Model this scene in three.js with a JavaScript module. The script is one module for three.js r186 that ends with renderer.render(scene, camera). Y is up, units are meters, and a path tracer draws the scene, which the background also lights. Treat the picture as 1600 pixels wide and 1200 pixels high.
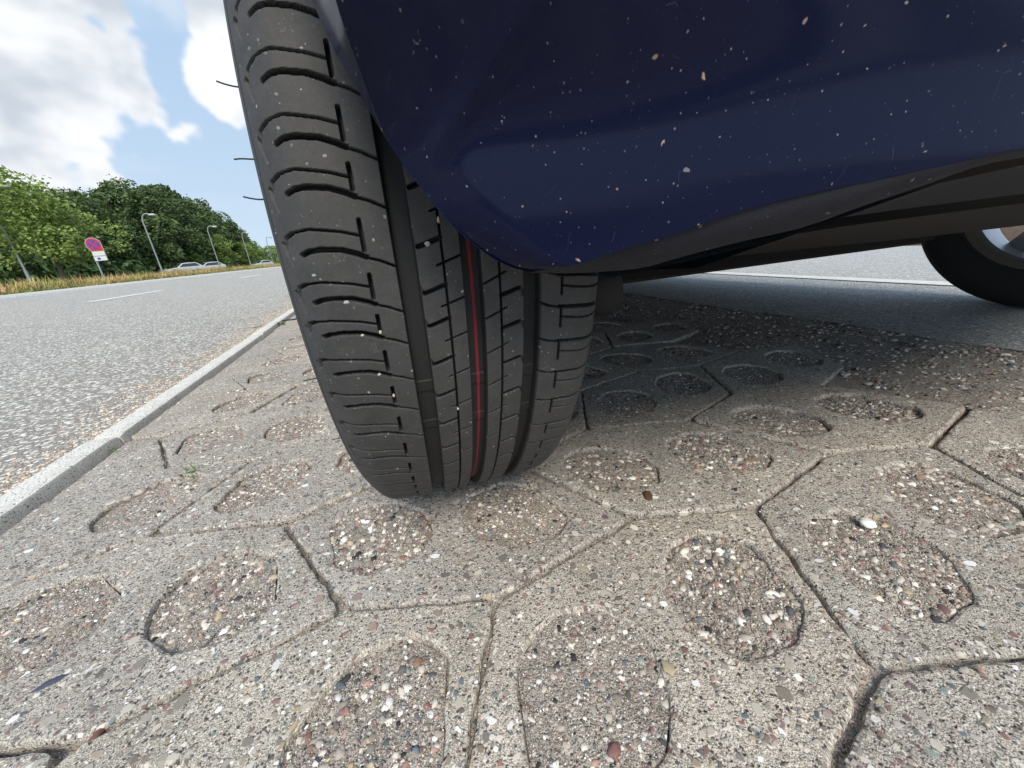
import * as THREE from 'three';
import { ImprovedNoise } from 'three/addons/math/ImprovedNoise.js';
import { mergeGeometries, mergeVertices, toCreasedNormals } from 'three/addons/utils/BufferGeometryUtils.js';
import { RoundedBoxGeometry } from 'three/addons/geometries/RoundedBoxGeometry.js';

// ───────────────────────── camera ─────────────────────────
// Ground axes: w to the right across the road, u along the road, y up. In three.js: x = w, y = y, z = -u.
const scene = new THREE.Scene();
const V = (w, y, u) => new THREE.Vector3(w, y, -u);
const rad = (d) => d * Math.PI / 180;
const FOCAL = 589, PITCH = rad(20.3), ROLL = rad(5.22), YAW = rad(17.65), EYE = 0.2996;
const fwdLevel = V(Math.sin(YAW), 0, Math.cos(YAW)), rightLevel = V(Math.cos(YAW), 0, -Math.sin(YAW)), UPV = new THREE.Vector3(0, 1, 0);
const camFwd = fwdLevel.clone().multiplyScalar(Math.cos(PITCH)).addScaledVector(UPV, -Math.sin(PITCH));
const camUp0 = fwdLevel.clone().multiplyScalar(Math.sin(PITCH)).addScaledVector(UPV, Math.cos(PITCH));
const camUp = rightLevel.clone().multiplyScalar(Math.sin(ROLL)).addScaledVector(camUp0, Math.cos(ROLL));
const camRight = camFwd.clone().cross(camUp);
const camera = new THREE.PerspectiveCamera(2 * Math.atan(600 / FOCAL) * 180 / Math.PI, 4 / 3, 0.01, 900);
camera.position.set(0, EYE, 0);
camera.up.copy(camUp);
camera.lookAt(camera.position.clone().add(camFwd));
const dirOf = (px, py) => camFwd.clone().multiplyScalar(FOCAL).addScaledVector(camRight, px - 800).addScaledVector(camUp, 600 - py).normalize();

const renderer = new THREE.WebGLRenderer({ antialias: true });
renderer.toneMapping = THREE.LinearToneMapping;
renderer.toneMappingExposure = 1.34;
renderer.shadowMap.enabled = true;

// ───────────────────────── random and noise ─────────────────────────
function rng(seed) { let s = seed | 0; return () => { s = (s + 0x6d2b79f5) | 0; let t = Math.imul(s ^ (s >>> 15), 1 | s); t = (t + Math.imul(t ^ (t >>> 7), 61 | t)) ^ t; return ((t ^ (t >>> 14)) >>> 0) / 4294967296; }; }
const perlin = new ImprovedNoise();
const fbm = (x, y, z, o = 5) => { let a = 0, k = 0.5, f = 1; for (let i = 0; i < o; i++) { a += k * perlin.noise(x * f, y * f, z * f); k *= 0.5; f *= 2.07; } return a; };
const sstep = (a, b, x) => { const t = Math.min(1, Math.max(0, (x - a) / (b - a))); return t * t * (3 - 2 * t); };
const lerp = (a, b, t) => a + (b - a) * t;
function interp(x, pts) { if (x <= pts[0][0]) return pts[0][1]; for (let i = 1; i < pts.length; i++) if (x <= pts[i][0]) { const [a, b] = [pts[i - 1], pts[i]]; return lerp(a[1], b[1], (x - a[0]) / (b[0] - a[0])); } return pts[pts.length - 1][1]; }

function smooth(x, p) {                                     // cubic through the points, level slopes kept
  const n = p.length; if (x <= p[0][0]) return p[0][1]; if (x >= p[n - 1][0]) return p[n - 1][1];
  let i = 1; while (x > p[i][0]) i++;
  const m = (k) => (k <= 0 ? (p[1][1] - p[0][1]) / (p[1][0] - p[0][0]) : k >= n - 1 ? (p[n - 1][1] - p[n - 2][1]) / (p[n - 1][0] - p[n - 2][0]) : (p[k + 1][1] - p[k - 1][1]) / (p[k + 1][0] - p[k - 1][0]));
  const h = p[i][0] - p[i - 1][0], t = (x - p[i - 1][0]) / h, a = 2 * t * t * t - 3 * t * t + 1, b = t * t * t - 2 * t * t + t, c = 1 - a, d = t * t * t - t * t;
  return a * p[i - 1][1] + b * h * m(i - 1) + c * p[i][1] + d * h * m(i);
}

// ───────────────────────── sky and sun ─────────────────────────
{
  const W = 1536, H = 768, data = new Float32Array(W * H * 4);
  // cumulus heaps: direction, angular radius, flattening
  const heaps = [[dirOf(20, 50), 0.115, 1.0], [dirOf(-120, 40), 0.20, 1.0], [dirOf(105, 70), 0.062, 1.0], [dirOf(80, 125), 0.05, 1.0], [dirOf(352, 108), 0.066, 1.0], [dirOf(410, 60), 0.10, 1.0], [dirOf(138, 246), 0.022, 0.6]];
  for (let j = 0; j < H; j++) {
    const lat = ((j + 0.5) / H - 0.5) * Math.PI, y = Math.sin(lat), c = Math.cos(lat);
    for (let i = 0; i < W; i++) {
      const ph = ((i + 0.5) / W - 0.5) * 2 * Math.PI, x = Math.cos(ph) * c, z = Math.sin(ph) * c, o = (j * W + i) * 4;
      const up = Math.max(0, y);
      let r = lerp(0.66, 0.28, Math.pow(up, 0.5)), g = lerp(0.79, 0.46, Math.pow(up, 0.5)), b = lerp(0.89, 0.74, Math.pow(up, 0.5));
      // thin high veil
      const veil = sstep(-0.12, 0.42, fbm(x * 2.2 + 5, y * 6 + 1, z * 2.2, 4)) * lerp(0.85, 0.6, sstep(0.1, 0.5, y));
      r = lerp(r, 0.80, veil); g = lerp(g, 0.86, veil); b = lerp(b, 0.93, veil);
      // heaped clouds all over the sky, and the ones the photograph shows
      const n = fbm(x * 5.5, y * 7.5 + 3, z * 5.5, 3) * 0.8 + fbm(x * 19, y * 23 + 3, z * 19, 5) * 0.62, n2 = fbm(x * 3 + 9, y * 4.5, z * 3 + 2, 4);
      let dens = sstep(0.16, 0.34, n2 + n * 0.35) * sstep(0.30, 0.55, y), shade = sstep(-0.25, 0.3, fbm(x * 4 + 3, y * 6, z * 4 + 8, 4));
      for (const [d, ra, fl] of heaps) {
        const ang = Math.acos(Math.min(1, x * d.x + y * d.y + z * d.z)), dy = (y - d.y) / fl;
        const k = sstep(1.10, 0.90, Math.hypot(ang, Math.abs(dy) * (fl < 1 ? 1 : 0)) / ra + n * 1.05);
        if (k > dens) { dens = k; shade = sstep(-0.42, 0.30, fbm(x * 6 + 1, y * 9, z * 6 + 4, 5) * 1.3 + n * 0.5); }
      }
      const cr = lerp(0.56, 0.96, shade), cg = lerp(0.61, 0.965, shade), cb = lerp(0.68, 0.97, shade);
      r = lerp(r, cr, dens * 0.93); g = lerp(g, cg, dens * 0.93); b = lerp(b, cb, dens * 0.93);
      if (y < 0) { const k = sstep(0, -0.08, y); r = lerp(r, 0.2, k); g = lerp(g, 0.2, k); b = lerp(b, 0.19, k); }
      data[o] = r * 0.82; data[o + 1] = g * 0.82; data[o + 2] = b * 0.82; data[o + 3] = 1;
    }
  }
  const sky = new THREE.DataTexture(data, W, H, THREE.RGBAFormat, THREE.FloatType);
  sky.mapping = THREE.EquirectangularReflectionMapping; sky.magFilter = THREE.LinearFilter; sky.minFilter = THREE.LinearFilter; sky.colorSpace = THREE.LinearSRGBColorSpace; sky.needsUpdate = true;
  scene.background = sky; scene.environment = sky;
}
const sun = new THREE.DirectionalLight(new THREE.Color(1.0, 0.93, 0.80), 2.5);
sun.position.set(-2.5, 20, 18.5); sun.target.position.set(0, 0, 0);
sun.castShadow = true; sun.shadow.radius = 50; sun.shadow.mapSize.set(2048, 2048);
Object.assign(sun.shadow.camera, { left: -12, right: 12, top: 12, bottom: -12, near: 1, far: 60 });
scene.add(sun, sun.target);

// ───────────────────────── helpers ─────────────────────────
const taken = new Map();
function numbered(name) { const n = taken.get(name) ?? 0; taken.set(name, n + 1); return n ? name + '_' + String(n).padStart(3, '0') : name; }
function mesh(name, geometry, material, parent, label) {
  const m = new THREE.Mesh(geometry, material); m.name = parent === scene ? numbered(name) : name; m.castShadow = m.receiveShadow = true;
  if (label) m.userData.label = label; parent.add(m); return m;
}
function tag(o, label, category, group) { o.userData.label = label; o.userData.category = category; if (group) o.userData.group = group; return o; }
function thing(name, label, category, p = [0, 0, 0], group) { const g = new THREE.Group(); g.name = numbered(name); g.position.set(...p); scene.add(g); return tag(g, label, category, group); }
function structure(o, label) { o.userData.kind = 'structure'; if (label) o.userData.label = label; return o; }
function stuff(o, label, category) { o.userData.kind = 'stuff'; if (label) o.userData.label = label; if (category) o.userData.category = category; return o; }
function part(name, parent) { const g = new THREE.Group(); g.name = name; parent.add(g); return g; }
const std = (o) => new THREE.MeshStandardMaterial(o);
const lin = (r, g, b) => new THREE.Color().setRGB(r, g, b);
function grid(cols, rows, at, uvAt) {                      // a sheet of (cols+1) x (rows+1) points
  const p = [], t = [], idx = [];
  for (let j = 0; j <= rows; j++) for (let i = 0; i <= cols; i++) { const v = at(i / cols, j / rows, i, j); p.push(v.x, v.y, v.z); const q = uvAt(i / cols, j / rows, v); t.push(q[0], q[1]); }
  for (let j = 0; j < rows; j++) for (let i = 0; i < cols; i++) { const a = j * (cols + 1) + i, b = a + 1, c = a + cols + 1, d = c + 1; idx.push(a, b, d, a, d, c); }
  const g = new THREE.BufferGeometry(); g.setAttribute('position', new THREE.Float32BufferAttribute(p, 3)); g.setAttribute('uv', new THREE.Float32BufferAttribute(t, 2)); g.setIndex(idx); g.computeVertexNormals(); return g;
}
const metres = (a, b, v) => [v.x, -v.z];
function box(w0, w1, y0, y1, u0, u1, r = 0) {
  const g = r ? new RoundedBoxGeometry(w1 - w0, y1 - y0, u1 - u0, 2, r) : new THREE.BoxGeometry(w1 - w0, y1 - y0, u1 - u0);
  g.translate((w0 + w1) / 2, (y0 + y1) / 2, -(u0 + u1) / 2); return g;
}

// ───────────────────────── textures ─────────────────────────
const css = (c) => `rgb(${c[0] | 0},${c[1] | 0},${c[2] | 0})`;
function stoneTexture(seed, size, span, base, grain, layers, patches = 0.05) {
  const R = rng(seed), cc = document.createElement('canvas'), hc = document.createElement('canvas');
  cc.width = cc.height = hc.width = hc.height = size;
  const c = cc.getContext('2d'), h = hc.getContext('2d'), ci = c.createImageData(size, size), hi = h.createImageData(size, size);
  const k = 2 * Math.PI / size;
  for (let y = 0, o = 0; y < size; y++) for (let x = 0; x < size; x++, o += 4) {
    const a = Math.cos(x * k), b = Math.sin(x * k), e = Math.cos(y * k), f = Math.sin(y * k);
    const big = (perlin.noise(a * 1.7 + 3, b * 1.7 + e * 1.7, f * 1.7) + 0.6 * perlin.noise(a * 4 + e * 3, b * 4, f * 4 + 7)) * patches;
    const q = R(), sp = (q + R() + R() - 1.5) * grain, v = 1 + big + sp, tint = (R() - 0.5) * 0.05;
    ci.data[o] = base[0] * (v + tint); ci.data[o + 1] = base[1] * v; ci.data[o + 2] = base[2] * (v - tint); ci.data[o + 3] = 255;
    hi.data[o] = hi.data[o + 1] = hi.data[o + 2] = 96 + sp * 110; hi.data[o + 3] = 255;
  }
  c.putImageData(ci, 0, 0); h.putImageData(hi, 0, 0);
  const ppm = size / span;
  for (const { n, lo, hi: up, palette, raise = 60, alpha = 1, skew = 2 } of layers) for (let i = 0; i < n; i++) {
    const d = lo + (up - lo) * Math.pow(R(), skew), rx = d / 2 * ppm, ry = rx / (1 + R() * 0.8), rot = R() * 6.283, m = 6 + (R() * 4 | 0), x = R() * size, y = R() * size;
    const col = palette[R() * palette.length | 0], j = 0.86 + R() * 0.28, pts = [];
    for (let q = 0; q < m; q++) { const a = (q + R() * 0.6) / m * 6.283, rr = 0.78 + R() * 0.34, px = Math.cos(a) * rx * rr, py = Math.sin(a) * ry * rr; pts.push([px * Math.cos(rot) - py * Math.sin(rot), px * Math.sin(rot) + py * Math.cos(rot)]); }
    c.globalAlpha = alpha; c.fillStyle = css([col[0] * j, col[1] * j, col[2] * j]); const hv = 105 + raise * (0.4 + R() * 0.6); h.fillStyle = css([hv, hv, hv]);
    for (const ox of x < rx * 2 ? [0, size] : x > size - rx * 2 ? [0, -size] : [0]) for (const oy of y < rx * 2 ? [0, size] : y > size - rx * 2 ? [0, -size] : [0]) for (const g of [c, h]) {
      g.beginPath(); pts.forEach(([px, py], q) => (q ? g.lineTo(x + ox + px, y + oy + py) : g.moveTo(x + ox + px, y + oy + py))); g.closePath(); g.fill();
    }
  }
  c.globalAlpha = 1;
  const map = new THREE.CanvasTexture(cc), bump = new THREE.CanvasTexture(hc);
  map.colorSpace = THREE.SRGBColorSpace;
  for (const t of [map, bump]) { t.wrapS = t.wrapT = THREE.RepeatWrapping; t.repeat.set(1 / span, 1 / span); }
  return { map, bump };
}
const P_GREY = [[218, 211, 200], [204, 196, 185], [188, 180, 169], [170, 163, 153], [146, 140, 132], [118, 113, 107]];
const P_WHITE = [[236, 234, 228], [226, 222, 212], [240, 238, 236], [214, 206, 192]];
const P_DARK = [[60, 60, 64], [48, 46, 48], [84, 86, 92], [96, 92, 86]];
const P_WARM = [[176, 150, 118], [150, 124, 96], [190, 160, 120], [196, 150, 130], [176, 108, 92], [140, 112, 88]];
const P_RARE = [[168, 88, 78], [120, 150, 142], [86, 108, 124], [204, 168, 104], [150, 92, 88]];
const MUTED = [...P_WARM, ...P_RARE].map(([r, g, b]) => { const m = (r + g + b) / 3; return [lerp(m, r, 0.5), lerp(m, g, 0.5), lerp(m, b, 0.5)]; });
const ALL = [...P_GREY, ...P_GREY, ...P_WHITE, ...P_DARK, ...MUTED];

const concreteTex = stoneTexture(11, 2048, 0.9, [180, 172, 161], 0.46, [
  { n: 100000, lo: 0.0009, hi: 0.0030, palette: [...P_GREY, ...P_GREY, ...P_WHITE, ...P_DARK, [150, 142, 132], [122, 116, 110]], raise: 70, alpha: 0.9 },
  { n: 26000, lo: 0.0008, hi: 0.0026, palette: [[74, 68, 62], [92, 85, 77], [58, 54, 50]], raise: -130, alpha: 0.85 },
  { n: 15000, lo: 0.0026, hi: 0.0065, palette: [...P_GREY, ...P_GREY, ...P_WHITE, ...MUTED, [112, 110, 108]], raise: 80, alpha: 0.9 },
  { n: 1700, lo: 0.005, hi: 0.012, palette: [...P_GREY, ...P_GREY, ...P_WHITE, [176, 166, 152], [150, 140, 130], [168, 150, 140]], raise: 70, alpha: 0.9 },
], 0.10);
const sandTex = stoneTexture(23, 1024, 0.5, [160, 151, 141], 0.5, [
  { n: 24000, lo: 0.0010, hi: 0.0030, palette: [...P_GREY, ...P_GREY, ...P_WHITE, ...MUTED, ...P_DARK], raise: 70 },
  { n: 2600, lo: 0.003, hi: 0.006, palette: [...P_GREY, ...P_WHITE, ...MUTED], raise: 90 },
], 0.1);
const asphaltTex = stoneTexture(37, 2048, 1.8, [152, 147, 139], 0.34, [
  { n: 26000, lo: 0.003, hi: 0.008, palette: [[184, 179, 170], [164, 159, 151], [204, 199, 190], [140, 136, 130]], raise: 90 },
  { n: 30000, lo: 0.007, hi: 0.0135, palette: [[222, 217, 207], [212, 207, 198], [230, 225, 216], [196, 191, 183], [216, 206, 193], [174, 169, 162], [236, 232, 224]], raise: 130, skew: 1 },
], 0.05);
const asphaltFineTex = stoneTexture(41, 1024, 0.9, [172, 171, 168], 0.42, [
  { n: 15000, lo: 0.003, hi: 0.010, palette: [[222, 220, 215], [198, 197, 194], [150, 150, 150], [238, 236, 230], [120, 120, 121]], raise: 80 },
], 0.05);
const graniteTex = stoneTexture(53, 1024, 0.4, [236, 233, 226], 0.42, [
  { n: 13000, lo: 0.0010, hi: 0.0032, palette: [[250, 248, 243], [230, 228, 224], [190, 189, 187], [246, 246, 243], [70, 70, 71], [128, 127, 125]], raise: 40 },
], 0.06);
const M = {
  concrete: [0, 1, 2, 3].map((i) => { const t = concreteTex.map.clone(), b = concreteTex.bump.clone(); for (const q of [t, b]) { q.offset.set(i * 0.37, i * 0.61); q.rotation = 0; } return std({ map: t, bumpMap: b, bumpScale: 0.0024, roughness: 0.95, color: lin(...[[0.98, 0.98, 0.98], [1.02, 1.0, 0.98], [0.92, 0.92, 0.93], [1.0, 0.99, 0.96]][i]) }); }),
  sand: std({ map: sandTex.map, bumpMap: sandTex.bump, bumpScale: 0.003, roughness: 1 }),
  asphalt: std({ map: asphaltTex.map, bumpMap: asphaltTex.bump, bumpScale: 0.005, roughness: 0.9 }),
  asphaltFine: std({ map: asphaltFineTex.map, bumpMap: asphaltFineTex.bump, bumpScale: 0.003, roughness: 0.9 }),
  granite: std({ color: lin(1, 0.98, 0.94), map: graniteTex.map, bumpMap: graniteTex.bump, bumpScale: 0.0008, roughness: 0.8 }),
  paintLine: std({ map: (() => { const t = stoneTexture(61, 512, 0.5, [226, 225, 218], 0.16, [{ n: 900, lo: 0.001, hi: 0.005, palette: [[190, 190, 186], [170, 169, 166], [206, 205, 200]] }], 0.05).map; return t; })(), roughness: 0.75 }),
  pebble: std({ color: 0xffffff, roughness: 0.82 }),
  steel: std({ color: lin(0.36, 0.40, 0.42), metalness: 0.35, roughness: 0.5 }),
  underbody: std({ color: lin(0.006, 0.005, 0.0045), roughness: 0.85 }),
  underRust: std({ color: lin(0.045, 0.028, 0.016), roughness: 0.95 }),
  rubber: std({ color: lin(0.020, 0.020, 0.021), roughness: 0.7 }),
  alloy: std({ color: lin(0.52, 0.53, 0.55), metalness: 0.75, roughness: 0.35 }),
  rimDirty: std({ color: lin(0.16, 0.145, 0.125), metalness: 0.3, roughness: 0.7 }),
  glass: new THREE.MeshPhysicalMaterial({ color: lin(0.02, 0.025, 0.03), roughness: 0.05, clearcoat: 1, clearcoatRoughness: 0.03 }),
};

// ───────────────────────── roads, kerb, ground ─────────────────────────
const ROAD_UP = 0.021, ROAD_W0 = -0.588, EDGE_W = -6.75;
const roadY = (w) => 0.006 + (-w + ROAD_W0) * ROAD_UP;
const ground = structure(mesh('ground', grid(40, 60, (a, b) => V(lerp(-260, 260, a), -0.09, lerp(-60, 640, b)), (a, b, v) => [v.x, -v.z]), std({ color: lin(0.12, 0.13, 0.07), roughness: 1 }), scene), 'flat ground under everything');
const mainRoad = part('main_road', scene); mainRoad.name = numbered('main_road'); structure(mainRoad, 'wide light grey asphalt road beyond the kerb');
mesh('asphalt_surface', grid(24, 160, (a, b) => { const w = lerp(ROAD_W0, EDGE_W - 0.35, a), u = lerp(-8, 330, b * b * 0.9 + b * 0.1); return V(w, roadY(w), u); }, metres), M.asphalt, mainRoad);
const lineSheet = (w0, w1, u0, u1, y) => grid(1, Math.max(1, Math.round((u1 - u0) / 4)), (a, b) => { const w = lerp(w0, w1, a); return V(w, y(w) + 0.004, lerp(u0, u1, b)); }, metres);
mesh('far_kerb', grid(3, 120, (a, b, i) => V([EDGE_W, EDGE_W - 0.015, EDGE_W - 0.13, EDGE_W - 0.14][i], [roadY(EDGE_W) - 0.03, roadY(EDGE_W) + 0.075, roadY(EDGE_W) + 0.08, roadY(EDGE_W) - 0.03][i], lerp(-8, 330, b * b)), (a, b, v) => [a * 0.3, -v.z]), M.granite, mainRoad, 'pale kerb along the far edge of the main road');
for (let k = 0; k < 14; k++) mesh('lane_dash', lineSheet(-3.40, -3.55, 6.35 + k * 6.2 - 6.2, 6.35 + k * 6.2 - 4.3, roadY), M.paintLine, mainRoad);

const ASPH_W = 1.262, sideY = () => -0.004;
const sideRoad = part('side_road', scene); sideRoad.name = numbered('side_road'); structure(sideRoad, 'pale asphalt road on the far side of the blue car');
mesh('asphalt_surface', grid(40, 200, (a, b, i) => { let w = lerp(ASPH_W, 4.32, a); const u = lerp(-6, 60, b * b * 0.9 + b * 0.1); if (i === 0) w += fbm(u * 3, 4.2, 1) * 0.05; return V(w, sideY(), u); }, metres), M.asphaltFine, sideRoad);
mesh('edge_line', lineSheet(2.12, 2.22, -6, 60, sideY), M.paintLine, sideRoad);

// verge beyond the main road, and the stony bank beyond the side road
const vergeY = (w) => 0.13 + fbm(w * 0.2, 3.3, 1.7) * 0.05;
structure(mesh('verge', grid(30, 80, (a, b) => { const w = lerp(EDGE_W - 0.34, -90, a * a), u = lerp(-20, 420, b * b); return V(w, a === 0 ? roadY(EDGE_W - 0.34) - 0.004 : 0.13 + fbm(w * 0.15, u * 0.08, 2) * 0.08, u); }, metres), std({ color: lin(0.115, 0.12, 0.035), roughness: 1 }), scene), 'grassy verge along the far side of the main road');
structure(mesh('bank', grid(24, 120, (a, b) => { const w = lerp(4.315, 16, a * a), u = lerp(-6, 60, b); const y = -0.03 + sstep(0, 0.2, a) * 0.15 + fbm(w * 4, u * 4, 3) * 0.03; return V(w, y, u); }, metres), std({ color: lin(0.36, 0.27, 0.22), roughness: 1, map: sandTex.map, bumpMap: sandTex.bump, bumpScale: 0.006 }), scene), 'low stony bank beside the side road');

// kerb of one metre edging stones
const kerb = part('kerb', scene); kerb.name = numbered('kerb'); structure(kerb, 'row of pale granite edging stones between road and paving');
{
  const prof = [[-0.586, -0.06], [-0.586, 0.0105], [-0.5845, 0.0138], [-0.581, 0.0152], [-0.572, 0.0155], [-0.558, 0.0153], [-0.5455, 0.0148], [-0.5405, 0.0128], [-0.5385, 0.0085], [-0.5375, -0.002], [-0.535, -0.06]];
  const R = rng(5);
  for (let k = -3; k < 34; k++) {
    const u0 = -0.205 + k * 1.1 + 0.002, u1 = u0 + 1.1 - 0.004, dx = (R() - 0.5) * 0.005, dy = (R() - 0.5) * 0.003, tw = (R() - 0.5) * 0.004, n = k < 4 ? 60 : 8;
    const pos = [], uv = [], idx = [], seam = [];
    for (let j = 0; j <= n; j++) {
      const t = j / n, u = lerp(u0, u1, t), end = Math.min(t, 1 - t) * 1.1, drop = end < 0.006 ? (0.006 - end) * 0.6 : 0; let len = 0;
      prof.forEach(([w, y], i) => { if (i) len += Math.hypot(w - prof[i - 1][0], y - prof[i - 1][1]); const chip = i > 1 && i < 9 && k < 4 ? fbm(u * 30, i * 0.7, k) * 0.0016 : 0; pos.push(w + dx + tw * (t - 0.5), y + dy + chip - (y > 0 ? drop : 0), -u); uv.push(len + k * 0.31, u); });
    }
    const m = prof.length;
    for (let j = 0; j < n; j++) for (let i = 0; i < m - 1; i++) { const a = j * m + i, b = a + 1, c = a + m, d = c + 1; idx.push(a, c, b, b, c, d); }
    for (let i = 1; i < m - 1; i++) { idx.push(0, i, i + 1); idx.push(n * m, n * m + i + 1, n * m + i); }
    const g = new THREE.BufferGeometry(); g.setAttribute('position', new THREE.Float32BufferAttribute(pos, 3)); g.setAttribute('uv', new THREE.Float32BufferAttribute(uv, 2)); g.setIndex(idx); g.computeVertexNormals();
    mesh('kerb_stone', toCreasedNormals(g, 0.5), M.granite, kerb);
  }
}

// ───────────────────────── paving stones with two openings each ─────────────────────────
const paving = part('pavement', scene); paving.name = numbered('pavement'); structure(paving, 'strip of grey interlocking concrete grid stones with gravel in their openings');
const LAT = { P: 0.307, D: 0.2042, th: -0.0191, Av: [0.0402, 0.254], Ap: [-0.0925, 0.2948], Bv: [-0.1768, 0.253], Bp: [-0.339, 0.3016] };
const KERB_SIDE = -0.529, HOLE_SIDE = -0.432;
const openings = [];                                        // polygons in (w, u) that the gravel fills
{
  const R = rng(77), rot = ([x, u]) => [x * Math.cos(LAT.th) - u * Math.sin(LAT.th), x * Math.sin(LAT.th) + u * Math.cos(LAT.th)];
  const clip = (poly, w0) => { const out = []; poly.forEach((p, i) => { const q = poly[(i + 1) % poly.length], a = p[0] >= w0, b = q[0] >= w0; if (a) out.push(p); if (a !== b) { const t = (w0 - p[0]) / (q[0] - p[0]); out.push([w0, lerp(p[1], q[1], t)]); } }); return out; };
  const area = (p) => Math.abs(p.reduce((s, a, i) => { const b = p[(i + 1) % p.length]; return s + a[0] * b[1] - a[1] * b[0]; }, 0) / 2);
  const inset = (poly, d) => poly.map((p, i) => { const a = poly[(i + poly.length - 1) % poly.length], b = poly[(i + 1) % poly.length]; const n = (q, r) => { const x = r[0] - q[0], y = r[1] - q[1], l = Math.hypot(x, y) || 1; return [-y / l, x / l]; }; const n1 = n(a, p), n2 = n(p, b), k = d / Math.max(0.4, 1 + n1[0] * n2[0] + n1[1] * n2[1]); return [p[0] + (n1[0] + n2[0]) * k, p[1] + (n1[1] + n2[1]) * k]; });
  const rounded = (poly, r, seg) => { const out = []; poly.forEach((p, i) => { const a = poly[(i + poly.length - 1) % poly.length], b = poly[(i + 1) % poly.length], la = Math.hypot(a[0] - p[0], a[1] - p[1]), lb = Math.hypot(b[0] - p[0], b[1] - p[1]), k = Math.min(r, la * 0.45, lb * 0.45); const s = [lerp(p[0], a[0], k / la), lerp(p[1], a[1], k / la)], e = [lerp(p[0], b[0], k / lb), lerp(p[1], b[1], k / lb)]; for (let q = 0; q <= seg; q++) { const t = q / seg; out.push([(1 - t) * (1 - t) * s[0] + 2 * t * (1 - t) * p[0] + t * t * e[0], (1 - t) * (1 - t) * s[1] + 2 * t * (1 - t) * p[1] + t * t * e[1]]); } }); return out; };
  const divided = (poly, step) => { const out = []; poly.forEach((p, i) => { const q = poly[(i + 1) % poly.length], n = Math.max(1, Math.round(Math.hypot(q[0] - p[0], q[1] - p[1]) / step)); for (let k = 0; k < n; k++) out.push([lerp(p[0], q[0], k / n), lerp(p[1], q[1], k / n)]); }); return out; };
  const ragged = (poly, amp, z) => poly.map(([x, y]) => [x + fbm(x * 60, y * 60, z, 3) * amp, y + fbm(x * 60 + 50, y * 60, z, 3) * amp]);
  const stone = (outline, holes, near, z) => {
    const o = ragged(near ? divided(rounded(inset(outline, 0.0024), 0.013, 3), 0.009) : rounded(inset(outline, 0.0024), 0.013, 1), near ? 0.006 : 0.003, z);
    const hs = holes.map((h, i) => ragged(near ? divided(rounded(h, 0.010, 3), 0.009) : rounded(h, 0.010, 2), near ? 0.005 : 0.002, z + 3 + i));
    const s = new THREE.Shape(o.map((p) => new THREE.Vector2(...p))); for (const h of hs) s.holes.push(new THREE.Path(h.map((p) => new THREE.Vector2(...p)).reverse()));
    const g = new THREE.ExtrudeGeometry(s, { depth: 0.05, bevelEnabled: true, bevelThickness: 0.0035, bevelSize: 0.003, bevelOffset: -0.003, bevelSegments: near ? 2 : 1, curveSegments: 1 });
    g.translate(0, 0, -0.0535); g.rotateX(-Math.PI / 2); return g;
  };
  const shared = new Map();
  for (let row = -8; row < 32; row++) for (let n = -5; n < 6; n++) {
    const even = ((row % 2) + 2) % 2 === 0, m = Math.floor(row / 2), { P, D, Av, Ap, Bv, Bp } = LAT;
    const ua = (q, k) => [q[0] + k * P, 2 * m * D + q[1]], ub = (q, k) => [q[0] + k * P, (2 * m + 1) * D + q[1]], uc = (q, k) => [q[0] + k * P, (2 * m + 2) * D + q[1]];
    const hex = even ? [ua(Ap, n), ua(Av, n), ua(Ap, n + 1), ub(Bv, n + 1), ub(Bp, n + 1), ub(Bv, n)] : [ub(Bp, n), ub(Bv, n), ub(Bp, n + 1), uc(Av, n), uc(Ap, n), uc(Av, n - 1)];
    const cx = hex.reduce((s, p) => s + p[0], 0) / 6, cu = hex.reduce((s, p) => s + p[1], 0) / 6, C = rot([cx, cu]);
    if (C[0] > 0.80 || C[0] < KERB_SIDE - 0.12) { R(); R(); R(); R(); R(); R(); continue; }
    const lean = even ? -1 : 1;
    const hole = (sx) => { const hx = sx * 0.0745, hu = sx * lean * 0.014, a = 0.054, b = 0.060, sk = lean * 0.012; const q = [[-a, -b * 0.38], [-a * 0.5, -b * 0.92], [a * 0.42, -b], [a, -b * 0.62], [a, b * 0.58], [a * 0.4, b], [-a * 0.5, b * 0.9], [-a, b * 0.28]]; return (sx > 0 ? q : q.map(([x, y]) => [-x, y]).reverse()).map(([x, y]) => [hx + x + sk * y / b, hu + y]); };
    const local = hex.map(([x, u]) => [x - cx, u - cu]), dist = Math.hypot(C[0], C[1] - 0.1), near = dist < 1.5 && C[1] > -0.5;
    const jit = [(R() - 0.5) * 0.004, (R() - 0.5) * 0.004, (R() - 0.5) * 0.012, (R() - 0.5) * 0.012], turn = LAT.th + (R() - 0.5) * 0.014, pick = R();
    let g, holes = [hole(-1), hole(1)];
    const toWorld = ([x, u]) => [C[0] + x * Math.cos(turn) - u * Math.sin(turn), C[1] + x * Math.sin(turn) + u * Math.cos(turn)], back = ([w, u]) => { const x = w - C[0], y = u - C[1]; return [x * Math.cos(turn) + y * Math.sin(turn), -x * Math.sin(turn) + y * Math.cos(turn)]; };
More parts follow.
